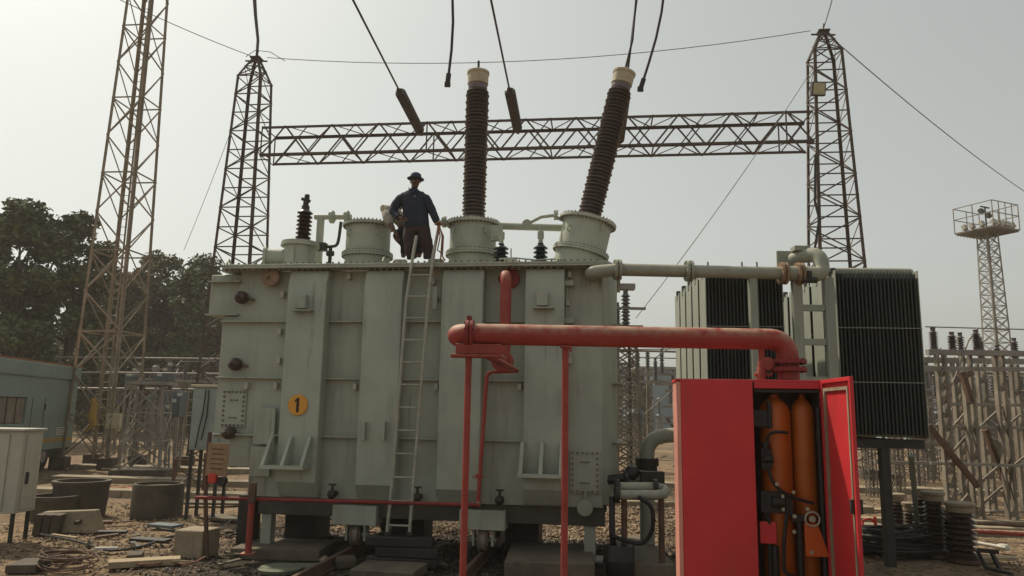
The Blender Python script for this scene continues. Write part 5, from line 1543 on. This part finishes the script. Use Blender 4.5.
# planks and scrap about the yard
rs_ = random.Random(11)
scr = [(96, 478, .9, .2, 'wood'), (122, 470, 1.3, .25, 'wood'), (215, 505, 1.4, .35, 'slab'), (150, 543, .7, .2, 'dark'), (112, 535, .5, .12, 'dark'), (165, 528, .6, .3, 'bluebox'), (225, 520, 1.0, .4, 'slab'), (106, 552, .35, .08, 'white'), (98, 525, .5, .14, 'rust')]
lab = ['tan board lying between the mast and the rimmed ring', 'long tan board lying at the foot of the tall mast', 'grey board lying behind the sign post', 'dark sheet propped by the square block', 'dark wooden offcut past the sloping block', 'blue-grey sheet lying in front of the lone ring', 'grey sheet lying between sign post and tank end', 'small white scrap on the gravel', 'rusty offcut beside the lone ring']
for (px, py, l, w, mt), lb in zip(scr, lab):
    q = G(px, py)
    one('scrap_board', MB().cbox((q.x, q.y, .05), (l, w, .05), rs_.uniform(-.4, .4), rs_.uniform(-.05, .1)), M[mt], lb, 'board', 'boards and scrap lying about', bevel=.004)

# rubble and offcuts
rr9 = random.Random(5)
for i in range(34):
    px = rr9.choice((rr9.uniform(60, 235), rr9.uniform(60, 235), rr9.uniform(240, 450)))
    q = G(px, rr9.uniform(524, 574))
    if i % 3 == 0:
        mb = MB(); stone(mb, (q.x, q.y, .05), rr9.uniform(.07, .14))
        one('rubble_stone', mb, M[rr9.choice(('concdark', 'slab', 'concrete'))], 'fist-sized lump of rubble on the gravel in front of the tank end', 'stone', 'rubble lumps on the gravel', sharp=20)
    else:
        mb = MB().cbox((q.x, q.y, .045), (rr9.uniform(.15, .5), rr9.uniform(.05, .14), rr9.uniform(.02, .05)), rr9.uniform(-1.2, 1.2), rr9.uniform(-.15, .15), rr9.uniform(-.15, .15))
        one('offcut', mb, M[rr9.choice(('wood', 'rust', 'dark', 'rust', 'slab', 'rope'))], 'small weathered offcut lying among the gravel', 'offcut', 'offcuts strewn on the gravel', bevel=.003)
# ------------------------------------------------------------------ right side of the yard
# the big rusty isolator frame
YF = 17.5
fr = thing('isolator_frame', 'rust-stained frame of tall posts, cross beams and diagonal braces carrying post insulators', 'switch frame', (P(975, 500, YF).x, YF, 0))
def yx(px, Y): return P(px, 460, Y).x
posts = [(948, 17.0, 360), (974, 17.2, 352), (1007, 17.2, 352), (963, 19.6, 362), (988, 19.8, 360), (1022, 19.8, 360), (1046, 17.2, 352)]
zt_ = P(975, 355, 17.2).z
for i, (px, Y, pt) in enumerate(posts):
    x = yx(px, Y)
    k = MB()
    for s_ in (-1, 1):                      # each post is two channels laced together
        k.box((x + s_ * .085 - .028, Y - .07, 0), (x + s_ * .085 + .028, Y + .07, zt_ - .02))
    for j in range(0, 11, 1 + i % 3):
        z = .2 + j * (zt_ - .4) / 11
        k.beam((x - .07, Y - .092, z), (x + .07, Y - .092, z + .3), .05, .008, (0, 1, 0)); k.beam((x + .07, Y + .092, z), (x - .07, Y + .092, z + .3), .05, .008, (0, 1, 0))
    k.box((x - .2, Y - .2, 0), (x + .2, Y + .2, .05))
    k.build('post', M['yardpost'], fr, bevel=.004)
xa, xb = yx(935, 17.1), yx(1052, 17.1)
def fbeam(a, b, w, h, nm='beam', mt='farsteel'):
    return MB().beam(a, b, w, h).build(nm, M[mt], fr, bevel=.004)
fbeam((xa, 17.1, zt_ + .04), (xb, 17.1, zt_ + .04), .16, .12)
fbeam((xa, 19.7, zt_ + .06), (xb + 1.5, 19.7, zt_ + .06), .16, .14)
fbeam((xa - .3, 16.96, zt_ - .35), (xb, 16.96, zt_ - .32), .06, .10)
fbeam((xa - .1, 17.25, 2.15), (xb, 17.25, 2.15), .06, .07)
fbeam((xa - .2, 16.93, 1.35), (xb, 16.93, 1.32), .05, .06)
fbeam((xa - .2, 19.5, 2.7), (xb + 1, 19.5, 2.7), .06, .08)
fbeam((xa - .2, 19.5, 1.2), (xb + 1, 19.5, 1.2), .06, .08)
for i, (a, b) in enumerate((((928, 425, 16.8), (978, 487, 16.8)), ((985, 430, 17.4), (1012, 500, 17.4)))):
    fbeam(P(*a), P(*b), .12, .10, 'brace', 'rust')
for (a, b) in (((950, 455, 17.3), (972, 430, 17.3)), ((977, 485, 17.3), (1006, 460, 17.3)), ((975, 510, 17.3), (1008, 482, 17.3)), ((977, 430, 17.3), (1004, 405, 17.3)), ((950, 430, 18.2), (968, 410, 18.2)), ((990, 440, 19.6), (1020, 415, 19.6)), ((948, 500, 19.6), (985, 480, 19.6)), ((1008, 470, 17.3), (1040, 445, 17.3)), ((950, 515, 17.3), (968, 495, 17.3))):
    fbeam(P(*a), P(*b), .05, .05, 'lacing', 'yardpost')
fbeam(P(962, 372, 17.0), P(971, 402, 17.0), .10, .14, 'bracket', 'rust')
def post_insulator(x, y, z, h, r, par, mt='porcelain', tilt=(0, 0, 1)):
    ax = Vector(tilt).normalized()
    k = MB().lathe((x, y, z), ax, [(0, r * .8), (.04, r * .8)] + [(t + .04, q) for t, q in shed_profile(4, h * .42, r * .55, r)] + [(h * .5, r * .45)] + [(t + h * .5, q) for t, q in shed_profile(4, h * .42, r * .55, r)] + [(h, r * .5), (h + .05, r * .6)], n=14)
    return k.build('insulator', M[mt], par, sharp=60)
for (px, Y, h) in ((938, 17.1, .45), (957, 17.1, .36), (966, 19.7, .62), (982, 17.1, .42), (986, 19.7, .5), (1003, 19.7, .3), (1021, 19.7, .5), (1046, 17.1, .45)):
    post_insulator(yx(px, Y) + .1, Y, zt_ + (.10 if Y < 18 else .13), h, .10, fr)
k = MB().cyl((xa, 17.1, zt_ + .62), (xb, 17.15, zt_ + .60), .015, n=6); k.tube([(xa + 1.2, 17.1, zt_ + .6), (xa + .9, 17, zt_ + .3), (xa + .6, 17, zt_ - .4), (xa + .2, 16.95, zt_ - 1.1)], .02, n=6)
k.build('busbar', M['farsteel'], fr)
fr2 = dup(fr, (fr.location.x + 6.5, 31.0, 0), R(-4), 'second rust-stained frame standing deeper in the yard behind the first')
fr3 = dup(fr, (P(690, 450, 36).x, 36, 0), R(5), 'rust-stained frame far off in the gap under the thick red pipe')
fr4 = dup(fr, (P(150, 450, 44).x, 44, 0), R(3), 'rust-stained frame far off beyond the tall mast')

# old bushings stood on the ground beside the radiators
def old(px, py, pyt, wpx, n, label, alt=False):
    q = G(px, py); s = (q - CAM).length / FPX * .98
    h = P(px, pyt, q.y).z; r = wpx * s / 2
    k = MB().lathe((q.x, q.y, 0), (0, 0, 1), [(0, r * .9), (.08, r * .92), (.09, r * .7)] + [(t + .09, x) for t, x in shed_profile(n, h - .24, r * .60, r, r * .86 if alt else None)] + [(h - .14, r * .78), (h - .03, r * .82), (h, r * .7)], n=28)
    o = one('old_bushing', k, M['porcelain2'], label, 'bushing', 'old bushings stood on the ground', base=(q.x, q.y, 0), sharp=60)
    MB().lathe((0, 0, h - .16), (0, 0, 1), [(0, r * .72), (.02, r * .86), (.10, r * .88), (.12, r * 1.0), (.16, r * 1.02), (.175, r * .9)], n=24).build('end_cap', M['concrete'], o, local=True)
    MB().lathe((0, 0, .0), (0, 0, 1), [(0, r * 1.0), (.05, r * 1.02), (.06, r * .85), (.10, r * .8)], n=24).build('base_flange', M['rust'], o, local=True)
    return o
old(899, 536, 494, 14, 8, 'slim dark bushing beside the red looped hose, first of the row')
old(912, 540, 503, 13, 7, 'short dark bushing beside the leaning pale pole')
old(925, 546, 488, 17, 11, 'tall dark bushing behind the leaning pale pole', True)
old(937, 557, 492, 19, 12, 'tall dark bushing, foremost of the tall pair by the leaning pole', True)
old(951, 555, 510, 14, 8, 'short dark bushing between the tall pair and the wide one')
old(964, 562, 503, 24, 8, 'widest dark bushing, standing at the end of the row')
q = G(902, 556); coil(q + Vector((0, .25, 0)), .30, .72, 34, .38, 'big coil of dark cable on the ground by the open red door', 'dark', .022, .75)
k = MB(); a = G(919, 549); b = P(911.5, 455, 12.9)
k.beam(a, b, .085, .085); one('pole', k, M['finside'], 'pale pole leaning up to the radiator frame behind the cable coil', 'pole', bevel=.006)
k = MB(); a = G(870, 541); 
k.tube([a + Vector((math.cos(t) * .14 + .02 * math.sin(5 * t), .02 * math.sin(3 * t), .25 + math.sin(t) * .16)) for t in [i * math.pi / 8 for i in range(17)]], .022, n=6); k.cyl(a + Vector((.12, 0, 0)), a + Vector((.12, 0, .45)), .03, n=8)
one('hose_reel', k, M['redcloth'], 'red looped hose fitting behind the open door edge', 'hose')
k = MB(); a, b = G(978, 552), G(1005, 573)
p0, p1 = P(976, 551, a.y), P(1000, 552, a.y)
k.beam(G(977, 550, .28), G(999, 552, .28), .07, .06); k.beam(G(977, 550, .26), G(986, 568, .0), .05, .05); k.beam(G(991, 551, .26), G(1000, 570, .0), .05, .05); k.beam(G(986, 568, .02), G(1012, 574, .02), .06, .05)
one('trestle', k, M['dark'], 'small black trestle lying past the end of the bushing row', 'trestle')
for (p0, p1, r, mt, lb) in (((972, 531), (1030, 534), .05, 'redpipe', 'red pipe laid along the kerb past the bushing row'), ((978, 543), (1006, 548), .03, 'white', 'white rod on the ground above the black trestle'), ((976, 523), (1030, 526), .04, 'rust', 'rusty pipe laid along the far side of the kerb')):
    a, b = G(*p0, .16), G(*p1, .16)
    one('ground_pipe', MB().cyl(a, b, r, n=10), M[mt], lb, 'pipe')
k = MB()
q = G(1003, 551); one('white_stone', MB().ball((q.x, q.y, .06), .10, 8, (1.4, 1, .7)), M['white'], 'white stone on the ground above the black trestle', 'stone')
for (px, py, l, w, mt, lb) in ((996, 562, .7, .15, 'wood', 'tan offcut before the black trestle'), (876, 512, .9, .25, 'wood', 'tan board on the ground below the radiators')):
    q = G(px, py); one('scrap_board', MB().cbox((q.x, q.y, .06), (l, w, .05), rs_.uniform(-.3, .3), .06), M[mt], lb, 'board', 'boards and scrap lying about', bevel=.004)
# ------------------------------------------------------------------ the switchyard beyond
rf = random.Random(21)
# busbar support seen in the gap over the red pipe
YB = 21.0
bs_ = thing('busbar_support', 'narrow lattice column topped by brown stacked insulators in the gap behind the tank corner', 'insulator column', (P(624, 400, YB).x, YB, 0))
cx = P(624, 400, YB).x; zt1 = P(624, 327, YB).z
k = MB(); zs, hs = spaced(0, zt1 - .3, 12, .36, .30); lattice(k, Vector((cx, YB, 0)), zs, hs, R(12), .07, .04, 'X', .010); k.build('lattice', M['yardpost'], bs_, sharp=20)
k = MB().box((cx - .5, YB - .35, zt1 - .28), (cx + .42, YB + .35, zt1 - .16)).box((cx - .4, YB - .3, zt1 - .10), (cx + .5, YB + .3, zt1 + .02)); k.build('deck', M['rust'], bs_)
zi = zt1 + .02; zi2 = P(626, 292, YB).z
for (dx, h) in ((.05, 1.0), (-.18, .62), (-.30, .5)):
    post_insulator(cx + dx, YB - .1, zi, (zi2 - zi) * h, .13 if h == 1 else .09, bs_)
k = MB(); q = P(624, 287, YB); k.box((q.x - .45, YB - .15, q.z - .08), (q.x + .30, YB + .15, q.z + .08)); k.cyl((cx + .05, YB - .1, zi2 + .04), (cx + .02, YB - .1, q.z - .085), .10, .05, n=10)
q2 = P(627, 309, YB); k.box((q2.x - .3, YB - .2, q2.z - .03), (q2.x + .5, YB - .05, q2.z + .03)); k.build('terminal', M['farsteel'], bs_)

# switch stand: two laced legs, a cross beam, three insulators with an arm
def make_stand(h=4.2, w=2.2):
    s_ = thing('switch_stand', 'grey laced switch stand with three brown insulators standing in the yard beyond', 'switch', (0, 0, 0), 0, 'switch stands in the yard beyond')
    for x in (-w / 2, w / 2):
        k = MB(); zs, hs = spaced(0, h, 9, .19, .15); lattice(k, Vector((x, 0, 0)), zs, hs, 0, .05, .03, 'X', .008, 2); k.build('leg', M['yardpost'], s_, sharp=20)
    k = MB().box((-w / 2 - .5, -.10, h), (w / 2 + .5, .10, h + .13)).box((-w / 2 - .3, -.14, h * .55), (w / 2 + .3, -.10, h * .55 + .08)); k.beam((-w / 2, -.12, h * .55), (w / 2, -.12, h), .05, .02)
    k.build('cross_beam', M['farsteel'], s_)
    for x in (-w / 2, 0, w / 2):
        post_insulator(x, 0, h + .13, 1.0, .12, s_)
    k = MB().cyl((-w / 2 - .3, 0, h + 1.2), (w / 2 + .3, 0, h + 1.2), .03, n=6); k.beam((0, 0, h + 1.2), (.7, 0, h + 1.7), .04, .04); k.build('contact_arm', M['farsteel'], s_)
    return s_
def make_ct(h=2.6):
    s_ = thing('current_transformer', 'squat tank on a laced pedestal under one brown insulator in the yard beyond', 'instrument transformer', (0, 0, 0), 0, 'instrument transformers in the yard beyond')
    k = MB(); zs, hs = spaced(0, h, 6, .28, .26); lattice(k, Vector((0, 0, 0)), zs, hs, 0, .06, .035, 'X', .008); k.build('pedestal', M['farsteel'], s_, sharp=20)
    MB().lathe((0, 0, h), (0, 0, 1), [(0, .30), (.35, .32), (.5, .22), (.55, .14)], n=16).build('tank', M['bluebox'], s_)
    MB().lathe((0, 0, h + .55), (0, 0, 1), shed_profile(9, 1.25, .09, .17), n=14).build('insulator', M['porcelain'], s_, sharp=60)
    MB().lathe((0, 0, h + 1.8), (0, 0, 1), [(0, .14), (.05, .2), (.3, .2), (.42, .1)], n=14).cyl((-.35, 0, h + 2.0), (.35, 0, h + 2.0), .03, n=6).build('head', M['farsteel'], s_)
    return s_
st0 = make_stand(); ct0 = make_ct()
spots = []
def far_spots(px0, px1, ys, n, where):
    for i in range(n):
        Y = rf.uniform(*ys); px = rf.uniform(px0, px1)
        spots.append((px, Y, where))
far_spots(612, 676, (24, 60), 14, 'seen through the gap by the tank corner')
far_spots(925, 1060, (22, 60), 26, 'beyond the rust-stained isolator frame')
far_spots(130, 215, (33, 60), 11, 'beyond the tall lattice mast')
far_spots(858, 925, (20, 55), 8, 'seen below the dark radiators')
far_spots(-30, 75, (38, 60), 3, 'behind the teal trailer')
first = {'s': True, 'c': True}
HIDDEN = {2 * k + 1 for k in (6, 7, 9, 10, 11, 15, 16, 17, 18, 25, 26, 29, 30)} | {2 * k for k in (11, 13, 28, 30)}   # wholly behind other things
for i, (px, Y, where) in enumerate(spots):
    x = P(px, 420, Y).x
    proto = st0 if i % 2 == 0 else ct0
    key = 's' if i % 2 == 0 else 'c'
    sc = rf.uniform(.72, 1.0) * (.88 if px > 900 else 1.0); rz = rf.uniform(-.4, .4) + (math.pi / 2 if rf.random() < .35 else 0)
    lb_ = ('grey laced switch stand with three brown insulators ' if key == 's' else 'squat tank on laced pedestal under one insulator ') + where
    gp_ = ('switch stands ' if key == 's' else 'instrument transformers ') + where
    if i in HIDDEN: continue
    if first[key]:
        proto['label'] = lb_; proto['group'] = gp_
        proto.location = (x, Y, 0); proto.rotation_euler = (0, 0, rz); proto.scale = (sc,) * 3; first[key] = False
    else:
        dup(proto, (x, Y, 0), rz, lb_, gp_, sc)
# transformer-like blue boxes on stands behind the mast
def boxstand(px, py0, py1, w, Y, label, mt='bluebox'):
    z0, z1 = P(px, py1, Y).z, P(px, py0, Y).z; x = P(px, py0, Y).x
    t_ = thing('relay_box', label, 'box', (x, Y, 0))
    MB().box((x - w / 2, Y - .3, z0), (x + w / 2, Y + .3, z1)).build('body', M[mt], t_, bevel=.02)
    MB().box((x - w / 2 + .05, Y - .33, z0 + .06), (x + w / 2 - .05, Y - .301, z1 - .06)).build('door', M[mt], t_, bevel=.01)
    k = MB()
    for j in range(3): k.box((x - w / 2 + .12 + j * .2, Y - .345, z0 + .3 + .22 * j), (x - w / 2 + .3 + j * .2, Y - .331, z0 + .42 + .22 * j))
    k.build('label_plate', M['white'], t_)
    k = MB()
    for (sx, sy) in ((-1, -1), (1, -1), (-1, 1), (1, 1)): k.box((x + sx * (w / 2 - .06) - .04, Y + sy * .22 - .04, 0), (x + sx * (w / 2 - .06) + .04, Y + sy * .22 + .04, z0 - .001))
    k.build('leg', M['farsteel'], t_)
boxstand(176, 391, 417, .62, 27.5, 'dark blue-grey relay box with white plates beyond the barrier')
boxstand(135, 375, 384, .55, 31.0, 'small blue box on tall legs behind the mast')
boxstand(165, 373, 384, .55, 31.0, 'small blue box on tall legs above the relay box')
# bare stand of crossed angle steel behind the mast
xs_ = P(149, 420, 25).x
bst = thing('steel_stand', 'bare four-legged angle steel stand with a flat top beside the tall mast', 'stand', (xs_, 25, 0))
zt2 = P(149, 385, 25).z
k = MB(); zs, hs = spaced(.3, zt2, 3, .62, .50); lattice(k, Vector((xs_, 25, 0)), zs, hs, R(10), .07, .05, 'X', .01); k.build('lattice', M['farsteel'], bst, sharp=20)
MB().cbox((xs_, 25, zt2 + .05), (1.3, 1.2, .10), R(10)).build('top', M['farsteel'], bst)
MB().cbox((xs_, 25, .14), (1.7, 1.5, .32), R(10)).build('footing', M['concdark'], bst, bevel=.02)
# horizontal busbars and beams far behind
for i, (pa, pb, py, Y, lb) in enumerate(((60, 225, 372, 40, 'grey busbar tube beyond the mast, upper one'), (60, 225, 357, 44, 'grey busbar tube beyond the mast, highest one'), (605, 690, 350, 34, 'busbar tube crossing the gap under the thick red pipe'), (925, 1060, 372, 30, 'busbar tube behind the rust-stained frame'), (60, 240, 388, 36, 'grey busbar tube beyond the mast, lowest one'))):
    a, b = P(pa, py, Y), P(pb, py + 2, Y)
    bt = thing('busbar', lb, 'busbar', (a.x, Y, 0))
    MB().cyl(a, b, .05, n=8).build('tube', M['farsteel'], bt)
    n = max(2, int((b - a).length / 2.5))
    for j in range(n + 1):
        q = a.lerp(b, j / n)
        MB().lathe((q.x, q.y, q.z - .75), (0, 0, 1), shed_profile(6, .7, .06, .12), n=10).build('insulator', M['porcelain'], bt, sharp=60)
        MB().box((q.x - .06, q.y - .06, 0), (q.x + .06, q.y + .06, q.z - .751)).build('post', M['yardpost'], bt)
# far buildings and walls
def building(px0, px1, pyt, Y, mt, label, nwin):
    a, b = P(px0, pyt, Y), P(px1, pyt, Y)
    t_ = thing('yard_building', label, 'building', ((a.x + b.x) / 2, Y, 0))
    MB().box((a.x, Y, 0), (b.x, Y + 8, a.z)).build('wall', M[mt], t_)
    MB().box((a.x - .3, Y - .4, a.z), (b.x + .3, Y + 8.3, a.z + .25)).build('roof', M['farwall'], t_)
    for i in range(nwin):
        x = a.x + (b.x - a.x) * (i + .5) / nwin
        f = MB().box((x - .8, Y - .06, a.z * .45), (x + .8, Y - .002, a.z * .8)).build('window', M['farsteel'], t_)
        MB().box((x - .7, Y - .08, a.z * .48), (x + .7, Y - .061, a.z * .77)).build('pane', M['glass'], f)
building(600, 690, 368, 85, 'bluewall', 'blue-grey building far off in the gap between tank and cabinet', 3)
building(905, 1060, 375, 80, 'bluewall', 'long low grey-blue building far behind the rust-stained frame', 6)
building(60, 240, 385, 90, 'farwall', 'plain low building far behind the tall mast', 5)
k = MB()
for i in range(40):
    x = -60 + i * 3.0
    k.box((x, 95, 0), (x + 2.97, 95.25, 2.4 + .05 * math.sin(i * 2.3)))
one('boundary_wall', k, M['farwall'], 'long plain boundary wall closing the yard far behind', 'wall')
# ------------------------------------------------------------------ trees
def tree(px, pyt, halfw, Y, label, mt, seed, dens=1.0, low=.22):
    rt = random.Random(seed)
    base = P(px, 420, Y); base.z = 0
    H = P(px, pyt, Y).z; rw = halfw * Y / FPX
    t_ = thing('tree', label, 'tree', base, 0, 'trees behind the yard')
    tk = MB()
    top = base + Vector((rt.uniform(-.5, .5), 0, H * .62))
    tk.tube([base, base.lerp(top, .35) + Vector((.15, .1, 0)), base.lerp(top, .7), top], [.34, .27, .20, .10], n=10)
    cl = []
    nl = 11
    for i in range(nl):
        a = i * 2.4 + rt.random(); f = rt.uniform(.3, .95)
        s_ = base.lerp(top, f)
        e = base + Vector((math.cos(a) * rw * rt.uniform(.4, .85), math.sin(a) * rw * rt.uniform(.4, .85), H * rt.uniform(.40, .9)))
        mid = s_.lerp(e, .5) + Vector((0, 0, .4))
        tk.tube([s_, mid, e], [.13, .08, .03], n=6)
        cl.append((e, rw * rt.uniform(.25, .42)))
    tk.build('trunk', M['bark'], t_)
    for i in range(46):
        a = rt.uniform(0, 6.3); zf = rt.uniform(low, .97)
        prof = math.sin(math.pi * min(1, max(0.08, (zf - low + .12) / (1.12 - low)))) ** .6
        rr = rw * prof * math.sqrt(rt.random())
        cl.append((base + Vector((math.cos(a) * rr, math.sin(a) * rr, H * zf - rw * .12)), rw * rt.uniform(.2, .36)))
    lf = MB()
    for c, r in cl:
        n = int(330 * dens * (r / 1.4) ** 2) + 60
        for j in range(n):
            d = Vector((rt.gauss(0, 1), rt.gauss(0, 1), rt.gauss(0, 1)))
            d = d.normalized() * r * rt.uniform(.35, 1.08); d.z *= .8
            p = c + d
            s_ = rt.uniform(.12, .24)
            u = Vector((rt.gauss(0, 1), rt.gauss(0, 1), rt.gauss(0, .6))).normalized(); v = u.cross(Vector((rt.gauss(0, 1), rt.gauss(0, 1), rt.gauss(0, 1)))).normalized()
            lf.add([p - u * s_, p + v * s_ * .5, p + u * s_ * 1.1, p - v * s_ * .5], [(0, 1, 2, 3)])
    lf.build('crown', M[mt], t_, sharp=180)
tree(8, 188, 45, 44, 'tallest dark tree, rising above the trailer roof', 'leaf', 1, 1.5)
tree(54, 203, 44, 47, 'dark rounded tree between the tallest tree and the mast', 'leaf', 2, 1.5)
tree(-30, 205, 50, 46, 'dark tree beyond the tallest tree, cut off at the border', 'leaf', 3, 1.2)
tree(88, 262, 30, 60, 'low tree filling in between the dark tree and the mast legs', 'leaf', 21, 1.2, .05)
tree(125, 262, 32, 66, 'olive tree seen between the mast legs', 'leaf2', 22, 1.2, .05)
tree(170, 262, 32, 68, 'olive tree filling between its two taller neighbours', 'leaf', 23, 1.2, .05)
tree(104, 262, 34, 62, 'thin olive tree directly behind the tall mast', 'leaf2', 4, 1.0, .1)
tree(150, 250, 36, 64, 'olive tree just past the tall mast', 'leaf2', 5, 1.1, .1)
tree(188, 252, 34, 62, 'olive tree midway between mast and gantry tower', 'leaf', 6, 1.1, .1)
tree(214, 268, 30, 66, 'olive tree showing through the gantry tower legs', 'leaf2', 7, 1.0, .1)
tree(80, 300, 30, 70, 'low far tree showing between the dark tree and the mast', 'leaf2', 8, 1.2, .05)
tree(40, 320, 40, 75, 'low far tree behind the trailer roof', 'leaf', 9, 1.0, .05)
tree(160, 310, 40, 80, 'low far tree beyond the small blue boxes', 'leaf', 10, 1.0, .05)
tree(225, 310, 30, 80, 'low far tree beside the tank end', 'leaf', 12, 1.0, .05)
# ------------------------------------------------------------------ the dusty air over the yard
hzm = bpy.data.materials.new('dusty_air'); hzm.use_nodes = True
n = hzm.node_tree; n.nodes.clear()
ou = n.nodes.new('ShaderNodeOutputMaterial'); pv = n.nodes.new('ShaderNodeVolumePrincipled')
pv.inputs['Color'].default_value = (.93, .91, .86, 1); pv.inputs['Density'].default_value = .0007; pv.inputs['Anisotropy'].default_value = .25
n.links.new(pv.outputs[0], ou.inputs['Volume'])
hb_ = MB().box((-160, -40, -1.2), (160, 185, 32)).build('haze', hzm); hb_['kind'] = 'stuff'
